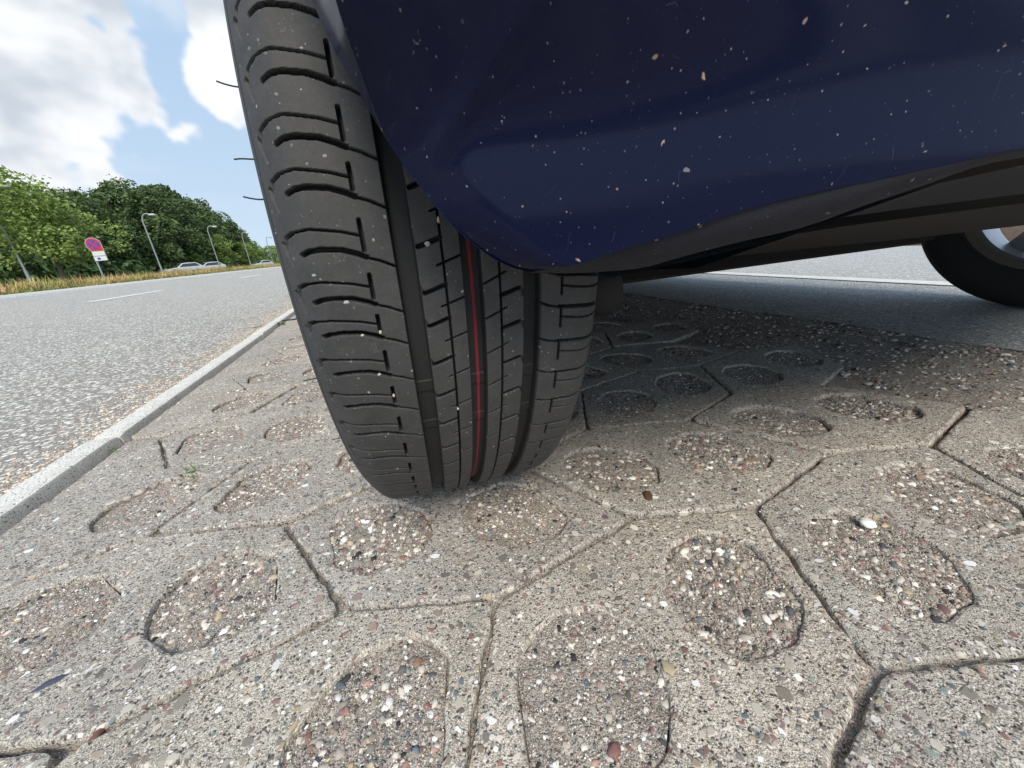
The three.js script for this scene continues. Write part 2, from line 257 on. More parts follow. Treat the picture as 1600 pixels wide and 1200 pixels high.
    if (Math.min(...local.map((p) => toWorld(p)[0])) < KERB_SIDE) {
      const o = clip(local.map(toWorld), KERB_SIDE); if (o.length < 3 || area(o) < 0.004) continue;
      holes = holes.map((h) => clip(h.map(toWorld), HOLE_SIDE)).filter((h) => h.length > 3 && area(h) > 0.0035).map((h) => h.map(back));
      g = stone(o.map(back), holes, near, pick * 9);
    } else {
      const key = (even ? 'a' : 'b') + (near ? (pick * 5 | 0) : 'far'); if (!shared.has(key)) shared.set(key, stone(local, holes, near, pick * 9)); g = shared.get(key);
    }
    const s = mesh('paving_stone', g, M.concrete[(pick * 97 | 0) % 4], paving);
    s.position.set(C[0] + jit[0], jit[1], -C[1]); s.rotation.set(jit[2], turn, jit[3]);
    for (const h of holes) openings.push(h.map(toWorld));
  }
  stuff(mesh('gravel_fill', mergeGeometries(openings.map((h) => { const g = new THREE.ShapeGeometry(new THREE.Shape(h.map((p) => new THREE.Vector2(...p)))); g.rotateX(-Math.PI / 2); g.translate(0, -0.0058, 0); return g; })), M.sand, paving), 'packed sandy grit filling the openings of the stones');
  mesh('sand_bed', grid(90, 260, (a, b) => { const w = lerp(-0.536, 1.30, a), u = lerp(-1.6, 7, b); return V(w, (w > 0.86 ? -0.006 : -0.0098) + fbm(w * 9, u * 9, 5, 3) * 0.006, u); }, metres), M.sand, paving);
}

// gravel: loose stones in the openings, in the joints, on the strip beside the side road and along the kerb
function pebbleGeometry(seed, detail = 1) {
  const g = mergeVertices(new THREE.IcosahedronGeometry(1, detail).deleteAttribute('uv').deleteAttribute('normal')), p = g.attributes.position;
  for (let i = 0; i < p.count; i++) { const k = 1 + 0.55 * perlin.noise(p.getX(i) * 1.3 + seed, p.getY(i) * 1.3, p.getZ(i) * 1.3); p.setXYZ(i, p.getX(i) * k, p.getY(i) * k, p.getZ(i) * k); }
  g.computeVertexNormals(); return g;
}
{
  const R = rng(404), lists = [[], [], []], colour = (l) => { const c = l[R() * l.length | 0], k = 0.9 + R() * 0.28; return new THREE.Color().setRGB(c[0] / 255 * k, c[1] / 255 * k, c[2] / 255 * k, THREE.SRGBColorSpace); };
  const GRAVEL = [...P_GREY, ...P_GREY, ...P_GREY, ...P_WHITE, ...P_DARK, ...MUTED, ...[[166, 155, 142], [152, 141, 130], [178, 167, 155], [160, 149, 139], [186, 175, 163], [144, 134, 124], [172, 162, 152], [158, 150, 140], [182, 172, 160]], [160, 128, 118]];
  const drop = (w, u, y, d, pal) => lists[R() * 3 | 0].push([w, y, u, d / 2, colour(pal)]);
  const inside = (x, y, p) => { let c = false; for (let i = 0, j = p.length - 1; i < p.length; j = i++) if ((p[i][1] > y) !== (p[j][1] > y) && x < (p[j][0] - p[i][0]) * (y - p[i][1]) / (p[j][1] - p[i][1]) + p[i][0]) c = !c; return c; };
  for (const h of openings) {
    const ws = h.map((p) => p[0]), us = h.map((p) => p[1]), w0 = Math.min(...ws), w1 = Math.max(...ws), u0 = Math.min(...us), u1 = Math.max(...us), cw = (w0 + w1) / 2, cu = (u0 + u1) / 2;
    const dist = Math.hypot(cw, cu - 0.05); if (dist > 3.6 || cu < -0.45) continue;
    const coarse = R(), n = dist < 0.9 ? 2300 : dist < 1.8 ? 900 : 160, lo = dist < 0.9 ? 0.0011 : dist < 1.8 ? 0.0022 : 0.004, lift = (R() - 0.5) * 0.003;
    for (let i = 0; i < n; i++) { const w = lerp(w0, w1, R()), u = lerp(u0, u1, R()); if (!inside(w, u, h)) continue; const d = lo + Math.pow(R(), 13 - coarse * 4) * (0.0055 + coarse * 0.0040); drop(w, u, -0.0056 + lift * 0.4 + R() * 0.0006 - d * 0.2, d, GRAVEL); }
  }
  for (let i = 0; i < 16000; i++) {                          // strip between the last stones and the asphalt
    const u = lerp(0.05, 2.6, Math.pow(R(), 1.5)), w = lerp(0.86, 1.32, R()) + (R() - 0.5) * 0.10; drop(w, u, -0.0075 + R() * 0.002, 0.002 + Math.pow(R(), 4) * 0.009, GRAVEL);
  }
  for (let i = 0; i < 4200; i++) {                           // strays lying on the stones
    const w = lerp(-0.52, 0.9, R()), u = lerp(-0.25, 1.9, Math.pow(R(), 1.3)); drop(w, u, 0.0012, 0.0012 + Math.pow(R(), 4) * 0.0035, GRAVEL);
  }
  const SANDY = [[206, 184, 160], [190, 164, 138], [214, 196, 176], [178, 150, 128], [222, 208, 190]];
  for (let i = 0; i < 26000; i++) {                          // sand and grit washed up along the kerb
    const k = Math.pow(R(), 2.0), w = -0.589 - k * 0.40, u = lerp(0.0, 5.5, Math.pow(R(), 1.25)); if (fbm(u * 2.2, 7, 1, 3) + 0.22 < k * 0.6) continue;
    drop(w, u, roadY(w) + 0.0005, 0.0016 + Math.pow(R(), 4) * 0.004, SANDY);
  }
  const m4 = new THREE.Matrix4(), q = new THREE.Quaternion(), e = new THREE.Euler();
  lists.forEach((list, k) => {
    const im = new THREE.InstancedMesh(pebbleGeometry(k * 7.3 + 1.1), M.pebble, list.length);
    list.forEach(([w, y, u, r, c], i) => { e.set((R() - 0.5) * 0.7, R() * 6.283, (R() - 0.5) * 0.7); m4.compose(V(w, y, u), q.setFromEuler(e), new THREE.Vector3(r * (0.85 + R() * 0.5), r * (0.45 + R() * 0.35), r * (0.7 + R() * 0.3))); im.setMatrixAt(i, m4); im.setColorAt(i, c); });
    im.name = numbered('gravel'); im.castShadow = im.receiveShadow = true; scene.add(im); stuff(im, ['loose mixed gravel in the openings of the paving', 'small rounded stones scattered over paving and openings', 'sandy grit among the paving stones and along the kerb'][k], 'gravel');
  });
}
// single larger stones one can point at
{
  const one = (name, label, px, py, y, r, c, seed, grp) => { const d = dirOf(px, py), t = (y - EYE) / d.y, g = pebbleGeometry(seed, 2); g.scale(r[0], r[1], r[2]); const m = mesh(name, g, std({ color: new THREE.Color(css(c)), roughness: 0.75 }), scene); m.position.set(d.x * t, y + r[1] * 0.35, d.z * t); m.rotation.y = seed; return tag(m, label, 'pebble', grp); };
  one('pebble', 'flat white pebble lying at the edge of a gravel opening', 1355, 818, 0.0, [0.0075, 0.0038, 0.0062], [236, 236, 230], 2.1);
  one('pebble', 'brown double pebble beside a paving joint in front of the tyre', 1012, 775, 0.0, [0.008, 0.003, 0.0055], [88, 66, 48], 4.3);
  one('pebble', 'brick red sliver of stone stuck in a paving joint', 153, 1149, -0.002, [0.005, 0.002, 0.0022], [124, 82, 70], 1.2);
  one('pebble', 'dark slate sliver lying on the paving near the kerb', 78, 1070, 0.0, [0.010, 0.0022, 0.0032], [70, 76, 92], 0.35);
  one('pebble', 'tan pebble set at the rim of a large gravel opening', 1045, 1045, 0.0, [0.0038, 0.0014, 0.0055], [178, 164, 136], 0.2);
  one('pebble', 'orange brown stone chip in the opening before the tyre', 653, 1035, -0.005, [0.004, 0.002, 0.0036], [150, 118, 98], 5.2);
  one('pebble', 'pale cream pebble resting in the narrow gravel opening', 1068, 863, -0.004, [0.006, 0.003, 0.0035], [226, 220, 204], 3.3);
  one('pebble', 'dusky red flat stone in the nearest gravel opening', 960, 1175, -0.005, [0.0052, 0.002, 0.0036], [136, 100, 96], 0.9);
}

// ───────────────────────── the blue car ─────────────────────────
const CAR_W = 0.945, FRONT_U = 0.5373, REAR_U = 3.09, TYRE_R = 0.316;
const car = thing('blue_car', 'dark blue car parked on the paving, its tyre and dusty bumper close up', 'car', [CAR_W, 0, -1.8]);
const inCar = (g) => { g.translate(-CAR_W, 0, 1.8); return g; };

// --- paint with road dirt: specks, streaks and dried splashes
function paintTexture() {
  const S = 2048, span = 0.5, R = rng(900), cv = document.createElement('canvas'); cv.width = cv.height = S; const c = cv.getContext('2d'), ppm = S / span;
  c.fillStyle = 'rgb(3,9,42)'; c.fillRect(0, 0, S, S);
  const blob = (x, y, r, col, al, long = 1, rot = 0) => { c.save(); c.translate(x, y); c.rotate(rot); c.globalAlpha = al; c.fillStyle = css(col); c.beginPath(); const m = 7; for (let i = 0; i < m; i++) { const a = i / m * 6.283, k = r * (0.65 + R() * 0.6); c[i ? 'lineTo' : 'moveTo'](Math.cos(a) * k * long, Math.sin(a) * k); } c.closePath(); c.fill(); c.restore(); };
  for (let i = 0; i < 13000; i++) blob(R() * S, R() * S, (0.0001 + Math.pow(R(), 7) * 0.0005) * ppm, [150 + R() * 80, 142 + R() * 70, 118 + R() * 60], 0.2 + R() * 0.5);
  for (let i = 0; i < 170; i++) blob(R() * S, R() * S, (0.0003 + Math.pow(R(), 4) * 0.0008) * ppm, [180 + R() * 40, 164 + R() * 40, 122 + R() * 50], 0.65, 1 + R() * 1.2, R() * 6.3);
  for (let k = 0; k < 30; k++) { const x = R() * S, y = R() * S, w = (0.001 + R() * 0.005) * ppm, lean = (R() - 0.5) * 3; for (let i = 0; i < 5 + R() * 20; i++) { const q = (R() + R() + R() - 1.5) * w; blob(x + q + (R() - 0.5) * w * 0.6, y + q * lean + (R() - 0.5) * w * 0.6, (0.0001 + R() * 0.0003) * ppm, [176, 164, 134], 0.2 + R() * 0.5, 1 + R() * 2.5, R() * 6.3); } }
  for (let k = 0; k < 20; k++) { const x = R() * S, y = R() * S, a = R() * 6.3, l = 0.0015 + R() * 0.003; for (let i = 0; i < 12; i++) { const q = R() - 0.5; blob(x + Math.cos(a) * q * l * ppm + (R() - 0.5) * 0.0008 * ppm, y + Math.sin(a) * q * l * ppm + (R() - 0.5) * 0.0008 * ppm, (0.00015 + R() * 0.0003) * ppm, [182 - R() * 30, 162 - R() * 30, 104 + R() * 30], 0.8, 1 + R() * 2, a + R() - 0.5); } }
  c.lineCap = 'round';
  for (let k = 0; k < 260; k++) { c.globalAlpha = 0.1 + R() * 0.45; c.strokeStyle = css([190, 184, 172]); c.lineWidth = (0.00008 + R() * 0.0003) * ppm; let x = R() * S, y = R() * S, a = -1.2 + R() * 2.4; c.beginPath(); c.moveTo(x, y); for (let i = 0; i < 4; i++) { x += Math.cos(a) * 0.002 * ppm * R(); y += Math.sin(a) * 0.003 * ppm * R() + 2; a += (R() - 0.5) * 1.2; c.lineTo(x, y); } c.stroke(); }
  c.globalAlpha = 1;
  const t = new THREE.CanvasTexture(cv); t.colorSpace = THREE.SRGBColorSpace; t.wrapS = t.wrapT = THREE.RepeatWrapping; t.repeat.set(1 / span, 1 / span); return t;
}
const paintMap = paintTexture();
const paint = new THREE.MeshPhysicalMaterial({ map: paintMap, roughness: 0.5, specularIntensity: 0.12, clearcoat: 0.42, clearcoatRoughness: 0.13 });
const grimeTex = stoneTexture(71, 1024, 0.25, [31, 31, 41], 0.24, [{ n: 2600, lo: 0.0004, hi: 0.0016, palette: [[54, 50, 47], [26, 26, 36], [78, 71, 60], [24, 28, 54]], alpha: 0.6 }, { n: 120, lo: 0.001, hi: 0.003, palette: [[150, 140, 118], [170, 160, 140]], alpha: 0.7 }], 0.12);
const grime = std({ map: grimeTex.map, roughness: 0.85, bumpMap: grimeTex.bump, bumpScale: 0.0004 });

// --- bumper skin: its arch edge, its lower edge and its plan are read from the photograph
const ARCH = [[0.286, 0.072, 0.178], [0.289, 0.062, 0.178], [0.296, 0.050, 0.178], [0.311, 0.034, 0.177], [0.330, 0.021, 0.178], [0.344, 0.013, 0.179], [0.358, 0.007, 0.180], [0.372, 0.001, 0.182], [0.388, -0.003, 0.185], [0.44, -0.011, 0.199], [0.50, -0.017, 0.230], [0.56, -0.02, 0.275], [0.62, -0.021, 0.345]];
const archW = (y) => smooth(y, ARCH.map((p) => [p[0], p[1]])), archU = (y) => smooth(y, ARCH.map((p) => [p[0], p[2]]));
const PLAN = [[-0.05, 0.196], [0.0, 0.190], [0.03, 0.185], [0.072, 0.178], [0.12, 0.165], [0.2, 0.140], [0.3, 0.110], [0.45, 0.070], [0.7, 0.022], [0.945, 0.005]];
const LOW = [[0.072, 0.286], [0.093, 0.2885], [0.109, 0.292], [0.139, 0.298], [0.168, 0.305], [0.202, 0.310], [0.24, 0.3145], [0.269, 0.318], [0.296, 0.321], [0.4, 0.327], [0.6, 0.332], [0.945, 0.334]];
const LIP = [[0.072, 0.2855], [0.093, 0.283], [0.112, 0.282], [0.134, 0.282], [0.155, 0.286], [0.185, 0.291], [0.214, 0.295], [0.243, 0.303], [0.271, 0.310], [0.298, 0.317], [0.4, 0.322], [0.6, 0.327], [0.945, 0.329]];
const BUMP_TOP = 0.62;
// the face stands a little further out at mid height; side facet widens upward above y = 0.345
const belly = (y) => 0.016 * sstep(0.30, 0.44, y) + 0.05 * sstep(0.40, 0.60, y) - 0.05 * sstep(0.55, 0.64, y);
const facet = (y) => (y < 0.332 ? 0 : 0.055 * (1 - Math.exp(-Math.pow((y - 0.332) / 0.05, 2))) + 0.12 * Math.max(0, y - 0.45));
const crease = (w, y) => 0.0042 * Math.exp(-Math.pow((w - (0.040 + 0.857 * (y - 0.345))) / 0.0065, 2)) * sstep(0.318, 0.350, y) - 0.003 * sstep(-0.02, 0.03, w - (0.040 + 0.857 * (y - 0.345))) * sstep(0.318, 0.36, y);
function bumperPoint(t, y) {                                  // t = 0 at the crease beside the arch, 1 at the car's middle
  const w0 = archW(y) + 0.0005 + 0.145 * facet(y), w = lerp(w0, CAR_W, Math.pow(t, 1.7));
  const u = smooth(w, PLAN) - belly(y) - crease(w, y), uA = archU(y) - facet(y);
  return [w, y, lerp(uA, -0.014 * Math.log(Math.exp(-u / 0.014) + Math.exp(-uA / 0.014)), sstep(0, 0.12, t))];
}
function bumperHalf(mirror) {
  const X = (w) => (mirror ? 2 * CAR_W - w : w), NC = 170, NR = 90, rows = [];
  const at = (a, b, i, j) => {
    if (i === 0) { const y = lerp(0.286, BUMP_TOP, Math.pow(b, 1.5)); return V(X(archW(y) + 0.007), y, archU(y) + 0.016); }
    if (i === 1) { const y = lerp(0.286, BUMP_TOP, Math.pow(b, 1.5)); return V(X(archW(y) + 0.001), y, archU(y) + 0.0025); }
    if (i === 2) { const y = lerp(0.286, BUMP_TOP, Math.pow(b, 1.5)); return V(X(archW(y) + 0.0002), y, archU(y) - Math.min(0.0012, facet(y))); }
    if (i === 3) { const y = lerp(0.286, BUMP_TOP, Math.pow(b, 1.5)), f = facet(y); return V(X(archW(y) + 0.145 * f), y, archU(y) - 0.001 - f * 0.97); }
    const t = (i - 3) / (NC - 3); let y = 0.3, p;
    for (let k = 0; k < 6; k++) { const w = bumperPoint(t, y)[0], lo = smooth(w, LOW); y = lerp(lo, BUMP_TOP, Math.pow(b, 1.5)); }
    p = bumperPoint(t, y); return V(X(p[0]), p[1], p[2]);
  };
  const g = grid(NC, NR, at, (a, b, v) => [Math.abs(v.x - CAR_W) + 0.5 - v.z * 0.4, v.y]);
  return mirror ? flip(g) : g;
}
function flip(g) { const i = g.index.array; for (let k = 0; k < i.length; k += 3) { const t = i[k]; i[k] = i[k + 1]; i[k + 1] = t; } g.computeVertexNormals(); return g; }
const bumper = mesh('bumper', inCar(mergeGeometries([bumperHalf(false), bumperHalf(true)])), paint, car, 'dark blue bumper skin flecked with dried dirt');
const valance = (mirror) => { const X = (w) => (mirror ? 2 * CAR_W - w : w); const g = grid(60, 5, (a, b) => { const w = lerp(0.072, CAR_W, Math.pow(a, 1.6)), lo = smooth(w, LOW), y = lerp(lo, smooth(w, LIP), b), du = 0.004 * b + 0.010 * b * b; return V(X(w), y - 0.0002, smooth(w, PLAN) - belly(lo) + du); }, (a, b, v) => [v.x, v.y + v.z]); return mirror ? flip(g) : g; };
mesh('valance', inCar(mergeGeometries([valance(false), valance(true)])), grime, bumper, 'grime covered lower edge of the bumper');
// plates under the bumper
const tray = (w0, w1, o0, o1, ya, yb) => grid(40, 4, (a, b) => { const w = lerp(w0, w1, a); return V(w, lerp(ya(w), yb(w), b), smooth(Math.min(w, 2 * CAR_W - w), PLAN) + lerp(o0, o1, b)); }, (a, b, v) => [v.x, v.z]);
const lipY = (w) => smooth(Math.min(w, 2 * CAR_W - w), LIP);
mesh('splash_plate', inCar(tray(0.12, 2 * CAR_W - 0.12, 0.019, 0.10, (w) => lipY(w) - 0.004, (w) => lipY(w) + 0.012 - 0.034 * sstep(0.15, 0.27, Math.min(w, 2 * CAR_W - w)))), grime, car);
mesh('engine_tray', inCar(mergeGeometries([tray(0.23, 2 * CAR_W - 0.23, 0.106, 0.30, (w) => lipY(w) - 0.029, () => 0.262), box(0.44, 2 * CAR_W - 0.44, 0.212, 0.5, 0.655, 0.74).toNonIndexed(), box(0.30, 1.59, 0.29, 0.62, 0.28, 0.66).toNonIndexed()].map((g) => { const q = g.index ? g.toNonIndexed() : g; return q; }))), M.underbody, car);

// --- body shell
{
  const s = new THREE.Shape(), arc = (cu, r, from, to) => { for (let i = 0; i <= 20; i++) { const a = lerp(from, to, i / 20); s.lineTo(cu + Math.cos(a) * r, 0.312 + Math.sin(a) * r); } };
  s.moveTo(0.36, 0.632); s.lineTo(0.09, 0.634); s.lineTo(0.10, 0.72); s.quadraticCurveTo(0.3, 0.86, 1.02, 0.93); s.lineTo(3.72, 0.98); s.quadraticCurveTo(3.86, 0.9, 3.84, 0.62); s.lineTo(3.80, 0.36); s.lineTo(3.62, 0.26);
  s.lineTo(REAR_U + 0.352, 0.262); arc(REAR_U, 0.36, -0.14, Math.PI + 0.14); s.lineTo(2.6, 0.215); s.lineTo(1.0, 0.215); arc(FRONT_U, 0.36, -0.16, Math.PI - 1.098 + 0.0);
  const g = new THREE.ExtrudeGeometry(s, { depth: 1.86, bevelEnabled: true, bevelThickness: 0.035, bevelSize: 0.03, bevelOffset: -0.03, bevelSegments: 4, curveSegments: 12 });
  g.rotateY(Math.PI / 2); g.translate(CAR_W - 0.93, 0, 0);   // shape x runs along -z = u
  mesh('body', inCar(g), paint, car);
  // greenhouse
  const gh = new THREE.Shape([[1.02, 0.925], [1.72, 1.40], [2.0, 1.44], [3.1, 1.43], [3.35, 1.38], [3.76, 0.975]].map((p) => new THREE.Vector2(...p)));
  const gg = new THREE.ExtrudeGeometry(gh, { depth: 1.36, bevelEnabled: true, bevelThickness: 0.16, bevelSize: 0.05, bevelOffset: -0.05, bevelSegments: 4 }); gg.rotateY(Math.PI / 2); gg.translate(CAR_W - 0.68, 0, 0);
  mesh('cabin', inCar(gg), paint, car);
  for (const sgn of [-1, 1]) for (const quad of [[[1.28, 0.97], [1.80, 1.35], [2.25, 1.38], [2.25, 0.97]], [[2.31, 0.97], [2.31, 1.38], [3.05, 1.36], [3.36, 1.08], [3.36, 0.97]]]) {
    const q = new THREE.ExtrudeGeometry(new THREE.Shape(quad.map((p) => new THREE.Vector2(...p))), { depth: 0.01, bevelEnabled: false }); q.rotateY(Math.PI / 2); q.translate(CAR_W + (sgn < 0 ? -0.852 : 0.842), 0, 0);
    mesh('side_window', inCar(q), M.glass, car);
  }
  const pane = (u0, y0, u1, y1, half) => { const g2 = new THREE.BoxGeometry(half * 2, Math.hypot(u1 - u0, y1 - y0), 0.012); g2.rotateX(-Math.atan2(u1 - u0, y1 - y0)); g2.translate(CAR_W, (y0 + y1) / 2, -(u0 + u1) / 2); return g2; };
  mesh('windscreen', inCar(pane(1.055, 0.975, 1.70, 1.405, 0.68)), M.glass, car);
  mesh('rear_window', inCar(pane(3.745, 1.01, 3.39, 1.36, 0.62)), M.glass, car);
  for (const sgn of [-1, 1]) { mesh('headlight', inCar(new THREE.SphereGeometry(0.12, 20, 12).scale(1.1, 0.6, 0.45).translate(CAR_W + sgn * 0.66, 0.70, -0.15)), std({ color: lin(0.5, 0.52, 0.55), roughness: 0.1, metalness: 0.4 }), car); mesh('side_mirror', inCar(new THREE.SphereGeometry(0.09, 16, 10).scale(1.2, 0.8, 0.7).translate(CAR_W + sgn * 0.98, 1.0, -1.42)), paint, car); }
  // floor and wheel wells
  mesh('floor_pan', inCar(mergeGeometries([box(0.42, 1.47, 0.23, 0.6, 0.70, 1.0), box(0.06, 1.83, 0.222, 0.5, 1.0, 2.66), box(0.30, 1.59, 0.24, 0.6, 2.66, 3.6)])), M.underbody, car);
  for (const [w, cu] of [[0.02, FRONT_U], [1.50, FRONT_U], [0.02, REAR_U], [1.50, REAR_U]]) { const l = new THREE.CylinderGeometry(0.352, 0.352, 0.36, 30, 1, true, 0.55, Math.PI - 0.75).rotateZ(Math.PI / 2); l.translate(w + 0.185, 0.312, -cu); mesh('wheel_well', inCar(l), M.underbody, car); }
  // axle parts seen beside the tyre
  const kn = new THREE.LatheGeometry([[0.001, -0.03], [0.030, -0.028], [0.046, -0.014], [0.052, 0.006], [0.050, 0.03], [0.042, 0.05], [0.001, 0.052]].map((p) => new THREE.Vector2(...p)), 28); kn.scale(0.8, 0.9, 0.8).translate(0.352, 0.20, -0.575);
  mesh('ball_joint', inCar(kn), std({ color: lin(0.04, 0.038, 0.036), roughness: 0.8 }), car);
  mesh('control_arm', inCar(box(0.44, 1.5, 0.2, 0.25, 0.69, 0.75, 0.012)), M.underRust, car);
}

// --- wheels: local x = axle, y = up, z towards the camera's side; circumference c in mm runs downward on that side
const crown = (s) => 0.0015 * Math.pow(s / 0.06, 2), profileR = (s) => { const a = Math.abs(s + 0.004); return TYRE_R - crown(s) - (a > 0.075 ? (a - 0.075) * (a - 0.075) / 0.028 : 0); };
const GROOVES = [[-42.1, -30.7], [-5.7, 5.7], [31.1, 42.7]];
const PITCH_AT = (() => { const known = [-127, -99, -69.5, -41.5, -19, 10.5, 36, 56, 82, 108, 135.5, 166]; const seq = [28, 26, 22, 29, 25, 21, 26, 30, 24, 28]; const a = [...known]; let i = 0; while (a[a.length - 1] < 640) a.push(a[a.length - 1] + seq[i++ % 10]); i = 3; while (a[0] > -420) a.unshift(a[0] - seq[i++ % 10]); return a; })();
function treadFeatures() {                                    // [points (s, c) in mm, half width, depth]
  const F = [];
  for (let k = 1; k < PITCH_AT.length - 1; k++) {
    const c = PITCH_AT[k], p = PITCH_AT[k + 1] - c, q = c - PITCH_AT[k - 1];
    F.push([[[-88, c], [-84, c - 1.6], [-78, c - 2.2], [-68, c - 1.4], [-60, c + 1.2], [-56.5, c + 3]], 1.15, 5.5]);
    F.push([[[-56.5, c + 3.2], [-50, c + 5.2], [-41, c + 9.4]], 0.4, 5]);
    F.push([[[-56.8, c - q * 0.52], [-56.8, c - 0.6]], 0.95, 6]);
    const a = c - q * 0.26; F.push([[[-57, a], [-66.5, a - 2.6], [-75, a - 3.8], [-82, a - 4.6], [-89, a - 3.8], [-92.5, a - 3.2], [-95.2, a - 1.2], [-95.7, a + 4]], 0.45, 4]);
    F.push([[[-90.5, a - 3.4], [-95.0, a - 1.5], [-95.5, a + 2]], 0.95, 2.2]);
    F.push([[[-97.6, a + 1], [-96.9, a + 5.5]], 0.85, 1.6]); F.push([[[-96.9, a + 5], [-96, a + 9], [-95, a + 13]], 0.5, 1.3]);
    F.push([[[-28.5, c - 0.6], [-25, c - 1.6], [-16.2, c - 4.6]], 1.15, 5.5]); F.push([[[-30.4, c - 4], [-30.1, c - 2], [-28.5, c - 0.6]], 0.75, 2]);
    const b = c + p * 0.34; F.push([[[-19.6, b + 1.2], [-16, b], [-5.5, b - 3.6]], 0.4, 5]);
    const d = c + p * 0.24; F.push([[[16.6, d], [28, d - 3.4]], 1.1, 5.5]); F.push([[[28, d - 3.4], [30.2, d - 2.4], [31, d + 1]], 0.75, 2]);
    const e = c + p * 0.72; F.push([[[5.6, e + 4.4], [16, e], [19.6, e - 1.8]], 0.4, 5]);
    const f = c + p * 0.82; F.push([[[42.5, f - 4], [48.5, f - 1.2], [55, f]], 0.4, 5]); F.push([[[55, f], [63, f + 0.9], [72, f + 1.4], [82, f + 3], [90, f + 5.4]], 1.0, 5]);
    F.push([[[57.3, c - p * 0.10], [57.3, c + p * 0.40]], 0.75, 6]); const h = c + p * 0.14; F.push([[[57.3, h], [66, h + 1.6], [74, h + 2.6], [84, h + 4], [93, h + 5.4]], 0.4, 4]);
  }
  return F;
}
function nearTreadGeometry(M4) {
  const F = treadFeatures(), bucket = new Map();
  for (const f of F) { const cs = f[0].map((p) => p[1]); for (let b = Math.floor((Math.min(...cs) - 3) / 8); b <= Math.floor((Math.max(...cs) + 3) / 8); b++) { if (!bucket.has(b)) bucket.set(b, []); bucket.get(b).push([f, Math.min(...f[0].map((p) => p[0])) - 3, Math.max(...f[0].map((p) => p[0])) + 3]); } }
  const depth = (s, c) => {
    let d = 0;
    for (const [a, b] of GROOVES) { const k = Math.min(s - a, b - s); if (k > -0.4) { let g = 9; for (const t of [103, 142, -240, 390]) if (Math.abs(c - t) < 4.5) g = 8.3; d = Math.max(d, g * sstep(-0.3, 0.55, k)); } }
    for (const x of [-16.1, 16.3]) d = Math.max(d, 5.2 * sstep(0.85, 0.35, Math.abs(s - x)));
    const l = bucket.get(Math.floor(c / 8));
    if (l) for (const [[pts, hw, dep], s0, s1] of l) { if (s < s0 || s > s1 || dep <= d) continue; let m = 9; for (let i = 1; i < pts.length; i++) { const [ax, ay] = pts[i - 1], [bx, by] = pts[i], dx = bx - ax, dy = by - ay, t = Math.min(1, Math.max(0, ((s - ax) * dx + (c - ay) * dy) / (dx * dx + dy * dy))); const q = Math.hypot(s - ax - dx * t, c - ay - dy * t); if (q < m) m = q; } d = Math.max(d, dep * sstep(hw + 0.25, hw - 0.25, m)); }
    return d;
  };
  const cols = []; for (let s = -102.4; s <= 94.41; s += 0.82) cols.push(s); for (const [a, b] of GROOVES) cols.push(a - 0.3, a, a + 0.3, a + 0.6, b - 0.6, b - 0.3, b, b + 0.3); for (const x of [-16.1, 16.3, -56.8, 57.3]) for (const o of [-1.2, -0.8, -0.4, 0, 0.4, 0.8, 1.2]) cols.push(x + o);
  for (let s = -102.2; s < -84; s += 0.41) cols.push(s); cols.sort((a, b) => a - b); const S = cols.filter((s, i) => !i || s - cols[i - 1] > 0.12);
  const rows = []; for (let c = -330; c <= 520; c += 0.46) rows.push(c);
  const far = []; for (let c = 526; c < -330 + 2 * Math.PI * 316 - 4; c += 12) far.push(c); rows.push(...far, -330 + 2 * Math.PI * 316);
  const pos = new Float32Array(S.length * rows.length * 3), uv = new Float32Array(S.length * rows.length * 2), idx = [], dep = new Float32Array(S.length * rows.length), inv = M4.clone().invert(), v = new THREE.Vector3();
  const nrm = S.map((s) => { const e = 0.0005, dr = (profileR(s / 1000 + e) - profileR(s / 1000 - e)) / (2 * e), l = Math.hypot(1, dr); return [-dr / l, 1 / l]; });
  rows.forEach((c, j) => S.forEach((s, i) => {
    const d = depth(s, c > 520 ? 9999 : c) / 1000, r = profileR(s / 1000) - nrm[i][1] * d, x = s / 1000 - nrm[i][0] * d, t = -c / 316;
    v.set(x, Math.sin(t) * r, Math.cos(t) * r).applyMatrix4(M4); if (v.y < 0.0022) v.y = 0.0022 + Math.max(0, d) * 0.4; v.applyMatrix4(inv);
    const o = j * S.length + i; pos[o * 3] = v.x; pos[o * 3 + 1] = v.y; pos[o * 3 + 2] = v.z; uv[o * 2] = s / 1000; uv[o * 2 + 1] = c / 1000; dep[o] = d * 1000;
  }));
  for (let j = 0; j < rows.length - 1; j++) for (let i = 0; i < S.length - 1; i++) { const a = j * S.length + i, b = a + 1, q = a + S.length, e = q + 1; idx.push(a, q, b, b, q, e); }
  const g = new THREE.BufferGeometry(); g.setAttribute('position', new THREE.BufferAttribute(pos, 3)); g.setAttribute('uv', new THREE.BufferAttribute(uv, 2)); g.setIndex(idx); g.computeVertexNormals();
  // worn rib faces, and clean groove rubber coloured blacker to hold the groove shade
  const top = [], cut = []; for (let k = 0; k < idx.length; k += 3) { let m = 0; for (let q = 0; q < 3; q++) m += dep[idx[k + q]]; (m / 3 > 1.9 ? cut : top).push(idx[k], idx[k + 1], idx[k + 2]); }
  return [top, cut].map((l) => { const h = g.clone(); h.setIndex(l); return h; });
}
function ring(profile, segs, M4) {                             // profile [[s, r]...] turned about x, pressed flat on the ground
  const inv = M4.clone().invert(), v = new THREE.Vector3();
  return grid(profile.length - 1, segs, (a, b, i) => { const [s, r] = profile[i], t = b * 2 * Math.PI; v.set(s, Math.sin(t) * r, Math.cos(t) * r).applyMatrix4(M4); if (v.y < 0.0022) v.y = 0.0022; return v.clone().applyMatrix4(inv); }, (a, b) => [a * 0.12, b * 1.9]);
}
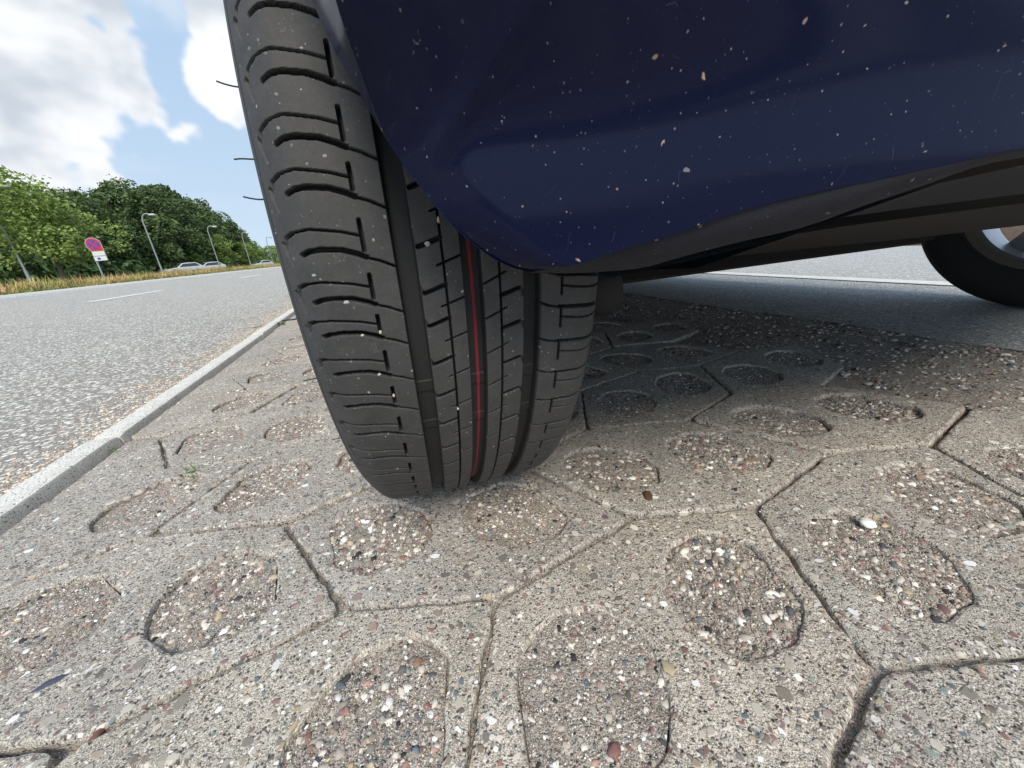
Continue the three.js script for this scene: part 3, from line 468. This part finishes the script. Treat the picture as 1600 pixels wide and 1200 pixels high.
const SIDE_L = [[-0.1018, 0.2935], [-0.1042, 0.2885], [-0.1052, 0.285], [-0.1050, 0.2835], [-0.1064, 0.279], [-0.1078, 0.270], [-0.1080, 0.258], [-0.1062, 0.243], [-0.102, 0.228], [-0.0985, 0.219], [-0.1005, 0.2165], [-0.0995, 0.212], [-0.092, 0.2075]];
const SIDE_R = SIDE_L.map(([s, r]) => [-s - 0.008, r]);
function tyreTexture() {
  const S = 1024, span = 0.22, R = rng(3131), cv = document.createElement('canvas'); cv.width = cv.height = S; const c = cv.getContext('2d'), im = c.createImageData(S, S), k = 2 * Math.PI / S;
  for (let y = 0, o = 0; y < S; y++) for (let x = 0; x < S; x++, o += 4) { const n = perlin.noise(Math.cos(x * k) * 3 + 2, Math.sin(x * k) * 3, Math.cos(y * k) * 3 + Math.sin(y * k) * 3) * 7 + perlin.noise(Math.cos(x * k) * 14, Math.sin(x * k) * 14 + Math.sin(y * k) * 14, Math.cos(y * k) * 14) * 5 + (R() - 0.5) * 9; im.data[o] = 64 + n; im.data[o + 1] = 63 + n; im.data[o + 2] = 63 + n; im.data[o + 3] = 255; }
  c.putImageData(im, 0, 0); const ppm = S / span;
  for (let i = 0; i < 1500; i++) { c.globalAlpha = 0.25 + R() * 0.5; const v = 130 + R() * 90; c.fillStyle = css([v, v, v * 0.97]); const r = (0.00012 + Math.pow(R(), 5) * 0.0006) * ppm; c.beginPath(); c.ellipse(R() * S, R() * S, r, r * (0.6 + R()), R() * 3, 0, 6.283); c.fill(); }
  for (let q = 0; q < 26; q++) { const x = R() * S, y = R() * S; for (let i = 0; i < 22; i++) { c.globalAlpha = 0.12 + R() * 0.25; c.fillStyle = css([150, 148, 142]); const r = (0.0001 + R() * 0.0004) * ppm; c.beginPath(); c.arc(x + (R() - 0.5) * 0.007 * ppm, y + (R() - 0.5) * 0.006 * ppm, r, 0, 6.283); c.fill(); } }
  for (let q = 0; q < 120; q++) { c.globalAlpha = 0.12 + R() * 0.15; c.strokeStyle = css([120, 120, 118]); c.lineWidth = 1; const x = R() * S, y = R() * S; c.beginPath(); c.moveTo(x, y); c.lineTo(x + (R() - 0.5) * 20, y + (R() - 0.5) * 60); c.stroke(); }
  c.globalAlpha = 1; const t = new THREE.CanvasTexture(cv); t.colorSpace = THREE.SRGBColorSpace; t.wrapS = t.wrapT = THREE.RepeatWrapping; t.repeat.set(1 / span, 1 / span); return t;
}
const tread = std({ map: tyreTexture(), roughness: 0.72 }), sidewallMat = std({ color: lin(0.036, 0.036, 0.038), roughness: 0.62 });
function rimParts(w, flipX) {
  const lathe = (pts) => { const g = new THREE.LatheGeometry(pts.map(([s, r]) => new THREE.Vector2(r, s)), 64); g.rotateZ(-Math.PI / 2); return g; };   // local +y of the lathe becomes +x
  const rim = part('rim', w);
  mesh('barrel', lathe([[-0.094, 0.214], [-0.096, 0.208], [-0.088, 0.203], [-0.06, 0.196], [0.02, 0.186], [0.05, 0.187]]), M.alloy, rim);
  mesh('flange', lathe([[0.05, 0.187], [0.072, 0.191], [0.083, 0.199], [0.0885, 0.2155], [0.084, 0.2165]]), M.rimDirty, rim);
  const sp = []; for (let i = 0; i < 5; i++) { const g = new THREE.BoxGeometry(0.028, 0.16, 0.05).toNonIndexed(); g.translate(-0.066, 0.115, 0); g.rotateX(i * 2 * Math.PI / 5); sp.push(g); } const hub = new THREE.CylinderGeometry(0.062, 0.066, 0.05, 24).toNonIndexed(); hub.rotateZ(Math.PI / 2); hub.translate(-0.06, 0, 0); sp.push(hub);
  mesh('spokes', mergeGeometries(sp), M.alloy, rim);
  const disc = new THREE.CylinderGeometry(0.128, 0.128, 0.022, 40); disc.rotateZ(Math.PI / 2); disc.translate(-0.01, 0, 0); mesh('brake_disc', disc, std({ color: lin(0.16, 0.16, 0.16), metalness: 0.5, roughness: 0.6 }), rim);
  return rim;
}
// near wheel
const wheelCentre = V(0.0691, TYRE_R - 0.004, FRONT_U), yaw = 0.049, camber = -0.01776;
const axX = new THREE.Vector3(Math.cos(yaw) * Math.cos(camber), Math.sin(camber), Math.sin(yaw) * Math.cos(camber)), axZ = new THREE.Vector3(-Math.sin(yaw), 0, Math.cos(yaw)), axY = axZ.clone().cross(axX).normalize();
const nearM = new THREE.Matrix4().makeBasis(axX, axY, axZ).setPosition(wheelCentre);
const wheel = part('wheel', car); wheel.applyMatrix4(new THREE.Matrix4().makeTranslation(-CAR_W, 0, 1.8).multiply(nearM)); wheel.userData.label = 'front wheel whose grooved tyre tread faces the camera';
const [ribs, cuts] = nearTreadGeometry(nearM);
mesh('tread_ribs', ribs, tread, wheel, 'dusty grey rib faces of the tyre tread'); mesh('tread_grooves', cuts, M.rubber, wheel, 'moulded grooves and sipes of the tyre tread, their shade put into the black colour');
mesh('sidewall', mergeGeometries([flip(ring(SIDE_L, 220, nearM)), ring(SIDE_R, 220, nearM)]), sidewallMat, wheel);
{
  const n = 400, g = grid(2, n, (a, b) => { const c = lerp(-320, 505, b), s = -0.0004 + sstep(-60, 60, c) * 0.0012 + (a - 0.5) * 0.0019, up = Math.max(...[103, 142, -240, 390].map((q) => sstep(6.2, 4.4, Math.abs(c - q)))), r = profileR(s) - 0.0087 + up * 0.0008 + (a === 0.5 ? 0.00025 : 0), t = -c / 316; const v = new THREE.Vector3(s, Math.sin(t) * r, Math.cos(t) * r).applyMatrix4(nearM); if (v.y < 0.0062) v.y = 0.0062; return v.applyMatrix4(nearM.clone().invert()); }, (a, b) => [a, b]);
  mesh('red_stripe', g, std({ color: lin(0.26, 0.016, 0.03), roughness: 0.7 }), wheel, 'thin red line along the middle groove');
  for (const [deg, len, droop] of [[15.2, 0.0085, 0.0012], [8.1, 0.0085, -0.0006], [4.1, 0.0085, 0.0012], [-9.3, 0.0075, 0.0], [-18, 0.0075, 0.0], [-31, 0.006, 0.0005]]) {
    const t = rad(deg), at = (x, r, o) => new THREE.Vector3(x, Math.sin(t) * r + o, Math.cos(t) * r);
    mesh('rubber_hair', new THREE.TubeGeometry(new THREE.CatmullRomCurve3([at(-0.1045, 0.283, 0), at(-0.1075, 0.284, -0.0002), at(-0.107 - len * 0.5, 0.2845, droop * 0.3), at(-0.106 - len, 0.285, droop)]), 10, 0.0004, 6), M.rubber, wheel);
  }
}
rimParts(wheel);
// the other wheels
{
  const prof = [...SIDE_L.slice().reverse()]; for (let s = -100; s <= 92; s += 1.5) { let g = 0; for (const [a, b] of GROOVES) if (s > a && s < b) g = 0.0075; prof.push([s / 1000, profileR(s / 1000) - g]); } prof.push(...SIDE_R);
  const I = new THREE.Matrix4().makeTranslation(0, TYRE_R - 0.004, 0), tyreG = ring(prof, 120, I);
  const add = (w, u, turn) => { const p = part('wheel', car); p.position.set(w - CAR_W, TYRE_R - 0.004, -u + 1.8); p.rotation.y = turn; mesh('tyre', tyreG, M.rubber, p); rimParts(p); };
  add(1.826, FRONT_U, Math.PI); add(0.069, REAR_U, 0); add(1.826, REAR_U, Math.PI);
}
// stones lodged in the tread
{
  const R = rng(66);
  [[-71.5, 36.4, 1.6, 0.9, 'pale stone wedged in a shoulder groove of the tyre'], [-67, 56.4, 1.0, 0.7, 'small grey stone wedged in the tyre groove below the pale one'], [-56.8, 55.6, 0.8, 1.2, 'tiny white stone in a short slot of the tyre tread'], [-62.5, 83.6, 1.0, 0.8, 'grey stone chip lodged lower in a shoulder groove'], [-56.8, 101.2, 0.8, 1.1, 'white grain in a lower slot of the tyre tread'], [-23.5, 9.0, 1.6, 1.3, 'whitish stone in the slanted notch of the middle rib'], [-16.1, -3, 0.8, 1.7, 'white grain in the thin line of the tread under the bumper edge'], [-16.1, 121.7, 0.7, 1.0, 'white speck of stone low in the thin tread line']].forEach(([s, c, rs, rc, label], i) => {
    const g = pebbleGeometry(i * 3.1 + 0.7, 2); g.scale(rs / 1000, rc / 1000, 0.0011); const t = -c / 316, r = profileR(s / 1000) - 0.0006; const m = mesh('lodged_stone', g, std({ color: lin(0.42 + R() * 0.1, 0.40 + R() * 0.08, 0.37), roughness: 0.85 }), scene);
    const p = new THREE.Vector3(s / 1000, Math.sin(t) * r, Math.cos(t) * r).applyMatrix4(nearM); m.position.copy(p); m.quaternion.setFromRotationMatrix(new THREE.Matrix4().extractRotation(nearM)); m.rotateX(-t); tag(m, label, 'stone');
  });
}

// ───────────────────────── beyond the road ─────────────────────────
const farAt = (px, w) => { const d = dirOf(px, 430), k = w / d.x; return [w, -d.z * k]; };    // (w, u) of a thing standing at distance w across, seen at this picture column
// grass: tufts of thin blades
{
  const R = rng(808), blades = [];
  for (let i = 0; i < 14; i++) { const a = R() * 6.283, h = 0.5 + R() * 0.6, lean = 0.06 + R() * 0.2, wd = 0.006 + R() * 0.009, x = (R() - 0.5) * 0.25, z = (R() - 0.5) * 0.25; const g = new THREE.BufferGeometry(), ca = Math.cos(a), sa = Math.sin(a); g.setAttribute('position', new THREE.Float32BufferAttribute([x - wd * sa, 0, z + wd * ca, x + wd * sa, 0, z - wd * ca, x + lean * 0.4 * ca + wd * 0.8 * sa, h * 0.6, z + lean * 0.4 * sa - wd * 0.8 * ca, x + lean * 0.4 * ca - wd * 0.8 * sa, h * 0.6, z + lean * 0.4 * sa + wd * 0.8 * ca, x + lean * ca, h, z + lean * sa], 3)); g.setIndex([0, 1, 2, 0, 2, 3, 3, 2, 4]); g.computeVertexNormals(); blades.push(g); }
  const tuft = mergeGeometries(blades), N = 34000, im = new THREE.InstancedMesh(tuft, std({ color: 0xffffff, roughness: 0.9, side: THREE.DoubleSide }), N), m4 = new THREE.Matrix4(), q = new THREE.Quaternion();
  const STRAW = [[0.56, 0.42, 0.18], [0.64, 0.50, 0.23], [0.48, 0.40, 0.14], [0.60, 0.41, 0.24]], GREEN = [[0.13, 0.17, 0.035], [0.18, 0.21, 0.05], [0.22, 0.22, 0.06]];
  for (let i = 0; i < N; i++) {
    const front = R() < 0.35, w = front ? -7.15 - R() * 1.3 : -8.2 - Math.pow(R(), 1.4) * 22, u = lerp(5, 150, Math.pow(R(), 1.7)), p = fbm(w * 0.35, u * 0.12, 4), green = front ? 0.75 : 0.22 + p, c = R() < green ? GREEN[R() * 3 | 0] : STRAW[R() * 4 | 0], h = front ? 0.10 + R() * 0.10 : (0.24 + R() * 0.30) * (0.9 + p);
    m4.compose(V(w, 0.11, u), q.setFromAxisAngle(UPV, R() * 6.283), new THREE.Vector3(0.8 + R() * 0.5, h, 0.8 + R() * 0.5)); im.setMatrixAt(i, m4); im.setColorAt(i, lin(...c.map((x) => x * (0.8 + R() * 0.4))));
  }
  im.name = numbered('tall_grass'); im.castShadow = im.receiveShadow = true; scene.add(im); stuff(im, 'dry straw coloured grass growing along the verge', 'grass');
  // small weeds in the paving and by the kerb
  const weed = (px, py, n, size, label) => { const d = dirOf(px, py), t = -EYE / d.y, gs = []; for (let i = 0; i < n; i++) { const a = R() * 6.283, l = size * (0.5 + R()), wd = size * 0.09, x = (R() - 0.5) * size * 1.6, z = (R() - 0.5) * size * 0.9, h = l * (0.25 + R() * 0.5), g = new THREE.BufferGeometry(), ca = Math.cos(a), sa = Math.sin(a); g.setAttribute('position', new THREE.Float32BufferAttribute([x - wd * sa, 0, z + wd * ca, x + wd * sa, 0, z - wd * ca, x + l * 0.5 * ca + wd * 0.9 * sa, h * 0.8, z + l * 0.5 * sa - wd * 0.9 * ca, x + l * 0.5 * ca - wd * 0.9 * sa, h * 0.8, z + l * 0.5 * sa + wd * 0.9 * ca, x + l * ca, h, z + l * sa], 3)); g.setIndex([0, 1, 2, 0, 2, 3, 3, 2, 4]); g.computeVertexNormals(); gs.push(g); } const m = mesh('weed', mergeGeometries(gs), std({ color: lin(0.13, 0.22, 0.05), roughness: 0.8, side: THREE.DoubleSide }), scene); m.position.set(d.x * t, -0.004, d.z * t); tag(m, label, 'weed'); };
  weed(300, 738, 34, 0.014, 'small green grass tuft growing in a paving opening'); weed(168, 703, 16, 0.012, 'tiny green weed at the kerb joint'); weed(404, 514, 24, 0.028, 'green weed at the foot of the kerb further along'); weed(438, 508, 16, 0.03, 'thin moss green weed between kerb and paving far along');
  const wd = V(4.33, 0.0, 2.85), gs = []; for (let i = 0; i < 60; i++) { const g = new THREE.CircleGeometry(0.018 + R() * 0.012, 5); g.rotateX(R() * 3); g.rotateY(R() * 6); g.translate((R() - 0.5) * 0.2, 0.01 + R() * 0.06, (R() - 0.5) * 0.34); gs.push(g); } const wm = mesh('weed', mergeGeometries(gs), std({ color: lin(0.10, 0.24, 0.06), roughness: 0.8, side: THREE.DoubleSide }), scene); wm.position.copy(wd); tag(wm, 'bright green weed at the far edge of the side road', 'weed');
}
// trees
function limb(a, b, r0, r1) { const d = b.clone().sub(a), g = new THREE.CylinderGeometry(r1, r0, d.length(), 8, 1); g.translate(0, d.length() / 2, 0); g.applyQuaternion(new THREE.Quaternion().setFromUnitVectors(UPV, d.clone().normalize())); g.translate(a.x, a.y, a.z); return g; }
function treeKind(seed, H, spread, bottom, leaves, size, tones, lobes) {
  const R = rng(seed), wood = [], top = new THREE.Vector3((R() - 0.5) * 0.6, H * 0.62, (R() - 0.5) * 0.6), mid = new THREE.Vector3((R() - 0.5) * 0.3, H * 0.3, (R() - 0.5) * 0.3);
  wood.push(limb(new THREE.Vector3(0, -0.1, 0), mid, H * 0.022, H * 0.016), limb(mid, top, H * 0.016, H * 0.007));
  const L = []; for (let i = 0; i < lobes; i++) { const a = i * 2.399 + R(), k = Math.pow(R(), 0.6), hh = lerp(bottom, H * 0.93, (i + R()) / lobes), rr = spread * (0.35 + 0.5 * Math.sin(Math.PI * Math.min(1, (hh - bottom) / (H - bottom) * 0.8 + 0.2))); const c = new THREE.Vector3(Math.cos(a) * rr * k, hh, Math.sin(a) * rr * k); L.push([c, spread * (0.24 + R() * 0.2)]); if (i % 2) wood.push(limb(mid.clone().lerp(top, R()), c, H * 0.006, H * 0.002)); }
  const pos = [], col = [], nor = [], v = new THREE.Vector3(), e1 = new THREE.Vector3(), e2 = new THREE.Vector3();
  for (let i = 0; i < leaves; i++) {
    const [c, r] = L[R() * L.length | 0]; v.set(R() - 0.5, R() - 0.5, R() - 0.5).normalize(); const k = r * (0.45 + 0.6 * Math.pow(R(), 0.5)) * (1 + 0.35 * perlin.noise(v.x * 2 + c.x, v.y * 2 + c.y, v.z * 2)); const p = c.clone().addScaledVector(v, k); p.y = c.y + (p.y - c.y) * 0.72; if (p.y < 0.05) continue;
    e1.set(R() - 0.5, (R() - 0.5) * 0.6, R() - 0.5).normalize(); e2.set(R() - 0.5, R() - 0.5, R() - 0.5).cross(e1).normalize(); const s = size * (0.6 + R() * 0.8), t = tones[R() * tones.length | 0], f = 0.75 + R() * 0.5;
    const q = [p.clone().addScaledVector(e1, s), p.clone().addScaledVector(e2, s * 0.6), p.clone().addScaledVector(e1, -s), p.clone().addScaledVector(e2, -s * 0.6)];
    for (const n of [0, 1, 2, 0, 2, 3]) { pos.push(q[n].x, q[n].y, q[n].z); col.push(t[0] * f, t[1] * f, t[2] * f); }
  }
  const g = new THREE.BufferGeometry(); g.setAttribute('position', new THREE.Float32BufferAttribute(pos, 3)); g.setAttribute('color', new THREE.Float32BufferAttribute(col, 3)); g.computeVertexNormals();
  return { wood: mergeGeometries(wood), crown: g };
}
const leafMat = new THREE.MeshPhysicalMaterial({ vertexColors: true, roughness: 0.75, side: THREE.DoubleSide, transmission: 0.25, thickness: 0 }), bark = std({ color: lin(0.11, 0.085, 0.065), roughness: 0.95 });
const DARK = [[0.09, 0.155, 0.042], [0.11, 0.18, 0.05], [0.07, 0.125, 0.036], [0.14, 0.21, 0.058]], LIGHT = [[0.25, 0.35, 0.075], [0.29, 0.39, 0.085], [0.20, 0.30, 0.065], [0.33, 0.42, 0.11]];
function plant(kind, w, u, label, group, scale = 1, turn = 0) { const t = thing('tree', label, 'tree', [w, 0.12, -u], group); mesh('trunk', kind.wood, bark, t); mesh('crown', kind.crown, leafMat, t); t.scale.setScalar(scale); t.rotation.y = turn; return t; }
{
  const R = rng(12), dark = [0, 1, 2, 3].map((i) => treeKind(100 + i, 11, 4.6, 0.4, 9000, 0.20, DARK, 26)), light = [treeKind(201, 6.2, 3.6, 2.0, 12000, 0.10, LIGHT, 20), treeKind(202, 7, 3.2, 0.8, 6000, 0.16, LIGHT, 18)];
  const place = (px, w, k, label, group, scale, turn) => { const [a, b] = farAt(px, w); plant(k, a, b, label, group, scale, turn); };
  place(100, -19.2, light[0], 'light green young tree with a bare trunk in front of the wood', undefined, 1.02, 0.4);
  place(352, -30, light[1], 'light green bushy tree behind the middle lamp post', undefined, 1.05, 1.0);
  place(392, -30, light[1], 'light green bushy tree past the last parked white car', undefined, 0.9, 2.2);
  place(312, -31, light[1], 'low light green bush behind the pair of parked cars', undefined, 0.5, 3.2);
  // the dark wood: front row and back row
  const tops = [[-40, 1.0], [12, 0.98], [58, 0.98], [98, 0.90], [134, 1.0], [166, 1.06], [194, 1.14], [220, 1.22], [244, 1.32], [266, 1.38], [287, 1.42], [306, 1.44], [324, 1.40], [341, 1.34], [357, 1.22], [372, 1.05], [386, 0.95]];
  tops.forEach(([px, s], i) => place(px, -33.5 - R() * 3, dark[i % 4], 'dark green broadleaf tree in the wood behind the verge', 'trees of the dark wood', s * (0.95 + R() * 0.1), R() * 6));
  tops.forEach(([px, s], i) => { if (i % 2) place(px + 12, -42 - R() * 4, dark[(i + 2) % 4], 'dark green broadleaf tree in the wood behind the verge', 'trees of the dark wood', s * 1.16, R() * 6); });
  place(404, -36, light[1], 'light green tree at the far end of the wood', 'light trees at the far end of the wood', 1.2, 1.4); place(418, -40, light[1], 'light green tree at the far end of the wood', 'light trees at the far end of the wood', 1.0, 4.4); place(438, -36, light[1], 'light green tree at the far end of the wood', 'light trees at the far end of the wood', 1.1, 0.4);
  // undergrowth that closes the wood below
  const N = 5200, cg = new THREE.BufferGeometry(); cg.setAttribute('position', new THREE.Float32BufferAttribute([-0.5, 0, 0, 0, -0.3, 0.1, 0.5, 0, 0, 0, 0.32, 0.1], 3)); cg.setIndex([0, 1, 2, 0, 2, 3]); cg.computeVertexNormals();
  const im = new THREE.InstancedMesh(cg, std({ color: 0xffffff, roughness: 0.8, side: THREE.DoubleSide }), N), m4 = new THREE.Matrix4(), q = new THREE.Quaternion(), e = new THREE.Euler();
  for (let i = 0; i < N; i++) { const u = lerp(12, 170, Math.pow(R(), 1.2)), w = -31 - R() * 3 - fbm(u * 0.2, 1, 1) * 3, y = 0.1 + Math.pow(R(), 1.2) * (2.6 + fbm(u * 0.3, 2, 5) * 2.4); e.set(R() * 3, R() * 6, R() * 3); const s = 0.5 + R() * 0.5; m4.compose(V(w, y, u), q.setFromEuler(e), new THREE.Vector3(s, s, s)); im.setMatrixAt(i, m4); const t = DARK[R() * 4 | 0], f = 0.7 + R() * 0.6; im.setColorAt(i, lin(t[0] * f, t[1] * f, t[2] * f)); }
  im.name = numbered('undergrowth'); scene.add(im); stuff(im, 'dark leafy undergrowth along the foot of the wood', 'undergrowth');
}
// lamp posts
{
  const lamp = (px, label, group) => {
    const [w, u] = farAt(px, -20), t = thing('street_lamp', label, 'lamp', [w, 0.05, -u], group), H = 6.0, pts = [[0, 0], [0, 5.1], [0.03, 5.45], [0.16, 5.78], [0.42, 5.94], [0.72, 5.9]].map(([x, y]) => new THREE.Vector3(x, y, 0));
    const lower = new THREE.CylinderGeometry(0.075, 0.095, 1.3, 14); lower.translate(0, 0.65, 0); mesh('post_base', lower, M.steel, t);
    mesh('post', new THREE.TubeGeometry(new THREE.CatmullRomCurve3(pts, false, 'catmullrom', 0.3), 60, 0.058, 10), M.steel, t);
    const cap = new THREE.SphereGeometry(0.3, 20, 12, 0, 6.283, 0, Math.PI / 2); cap.scale(1, 0.55, 0.8); cap.translate(0.92, 5.78, 0); mesh('lamp_hood', cap, std({ color: lin(0.5, 0.52, 0.53), roughness: 0.5 }), t);
    const bowl = new THREE.SphereGeometry(0.25, 18, 8, 0, 6.283, Math.PI / 2, Math.PI / 2); bowl.scale(1, 0.35, 0.75); bowl.translate(0.92, 5.78, 0); mesh('lamp_bowl', bowl, std({ color: lin(0.7, 0.7, 0.68), roughness: 0.3 }), t);
  };
  lamp(43, 'grey lamp post whose top is hidden by the light green tree'); lamp(256, 'grey curved street lamp between the sign and the parked cars'); lamp(348, 'grey curved street lamp in front of the bushy light green tree'); lamp(397, 'small far grey street lamp before the last parked car'); lamp(432, 'farthest grey street lamp next to the tyre edge');
}
// no stopping sign with two plates below
{
  const [w, u] = farAt(168, -11), t = thing('road_sign', 'red and blue no stopping sign with two white plates on a grey post', 'sign', [w, 0.08, -u]);
  const post = new THREE.CylinderGeometry(0.03, 0.03, 1.9, 12); post.translate(-0.16, 0.95, 0); mesh('post', post, M.steel, t);
  const slab = (pts, z, d, m, name) => { const s = pts instanceof THREE.Shape ? pts : new THREE.Shape(pts.map((p) => new THREE.Vector2(...p))); const g = new THREE.ExtrudeGeometry(s, { depth: d, bevelEnabled: false, curveSegments: 32 }); g.translate(0, 0, z); return mesh(name, g, m, t); };
  const disc = (r, x = 0, y = 1.72) => { const s = new THREE.Shape(); s.absarc(x, y, r, 0, 6.2832); return s; };
  const red = std({ color: lin(0.62, 0.03, 0.07), roughness: 0.45 }), blue = std({ color: lin(0.05, 0.10, 0.50), roughness: 0.45 }), white = std({ color: lin(0.74, 0.74, 0.72), roughness: 0.5 }), black = std({ color: lin(0.06, 0.03, 0.05), roughness: 0.5 });
  const outer = new THREE.Shape(); outer.moveTo(0.275, 1.05); outer.lineTo(0.275, 1.72); outer.absarc(0, 1.72, 0.275, 0, Math.PI * 1.22, false); outer.lineTo(-0.16, 1.44); outer.lineTo(-0.19, 1.05); slab(outer, 0.03, 0.012, M.steel, 'backing');
  const face = new THREE.Shape(); face.moveTo(0.24, 1.46); face.lineTo(0.24, 1.72); face.absarc(0, 1.72, 0.24, 0, Math.PI * 1.25, false); face.lineTo(-0.14, 1.46); slab(face, 0.044, 0.006, red, 'sign_face');
  for (let k = 0; k < 4; k++) { const m = k * Math.PI / 2, pts = [[Math.cos(m) * 0.045, 1.72 + Math.sin(m) * 0.045]]; for (let i = 0; i <= 8; i++) { const q = m - 0.56 + i * 0.14; pts.push([Math.cos(q) * 0.185, 1.72 + Math.sin(q) * 0.185]); } slab(pts, 0.056, 0.004, blue, 'blue_field'); }
  slab([[-0.16, 1.26], [0.25, 1.26], [0.25, 1.43], [-0.16, 1.43]], 0.044, 0.006, white, 'upper_plate'); slab([[-0.16, 1.06], [0.25, 1.06], [0.25, 1.23], [-0.16, 1.23]], 0.044, 0.006, white, 'lower_plate');
  slab(disc(0.045, -0.03, 1.35), 0.052, 0.003, black, 'plate_mark'); slab([[-0.06, 1.10], [0.04, 1.10], [0.04, 1.19], [-0.06, 1.19]], 0.052, 0.003, blue, 'plate_mark');
}
// parked cars behind the grass
{
  const white = new THREE.MeshPhysicalMaterial({ color: lin(0.62, 0.64, 0.66), roughness: 0.35, clearcoat: 0.8, clearcoatRoughness: 0.1 });
  const parked = (px, w, label) => {
    const [a, u] = farAt(px, w), t = thing('parked_car', label, 'car', [a, 0.06, -u], 'cars parked behind the verge'); t.rotation.y = 0.75; t.position.y = 0.2; t.scale.setScalar(0.94);
    const side = new THREE.Shape(); side.moveTo(-2.05, 0.3); side.lineTo(-2.1, 0.72); side.quadraticCurveTo(-1.9, 0.86, -1.1, 0.92); side.lineTo(2.0, 0.95); side.quadraticCurveTo(2.12, 0.8, 2.08, 0.3); side.lineTo(-2.05, 0.3);
    const body = new THREE.ExtrudeGeometry(side, { depth: 1.6, bevelEnabled: true, bevelThickness: 0.08, bevelSize: 0.06, bevelOffset: -0.06, bevelSegments: 3 }); body.translate(0, 0, -0.8); mesh('body', body, white, t);
    const cab = new THREE.Shape([[-1.05, 0.9], [-0.35, 1.40], [0.2, 1.46], [1.2, 1.43], [1.9, 0.94]].map((p) => new THREE.Vector2(...p))), cg = new THREE.ExtrudeGeometry(cab, { depth: 1.3, bevelEnabled: true, bevelThickness: 0.12, bevelSize: 0.05, bevelOffset: -0.05, bevelSegments: 3 }); cg.translate(0, 0, -0.65); mesh('cabin', cg, white, t);
    for (const z of [-0.785, 0.775]) { const q = new THREE.ExtrudeGeometry(new THREE.Shape([[-0.8, 0.96], [-0.3, 1.33], [1.12, 1.35], [1.55, 0.98]].map((p) => new THREE.Vector2(...p))), { depth: 0.01, bevelEnabled: false }); q.translate(0, 0, z); mesh('side_window', q, M.glass, t); }
    const pane = (x0, y0, x1, y1) => { const l = Math.hypot(x1 - x0, y1 - y0), g = new THREE.BoxGeometry(l, 0.012, 1.2); g.rotateZ(Math.atan2(y1 - y0, x1 - x0)); g.translate((x0 + x1) / 2, (y0 + y1) / 2, 0); return g; };
    mesh('windscreen', pane(-1.0, 0.95, -0.4, 1.385), M.glass, t); mesh('rear_window', pane(1.28, 1.40, 1.85, 0.99), M.glass, t);
    for (const x of [-1.3, 1.3]) for (const z of [-0.78, 0.78]) { const g = new THREE.CylinderGeometry(0.31, 0.31, 0.2, 24); g.rotateX(Math.PI / 2); g.translate(x, 0.31, z); mesh('wheel', g, M.rubber, t); }
  };
  parked(292, -22, 'silver white car parked behind the grass, the nearer of a close pair'); parked(330, -22, 'silver white car parked behind the grass beside the bushy light green tree'); parked(416, -22, 'small far silver white car parked alone past the lamp posts');
}
renderer.render(scene, camera);
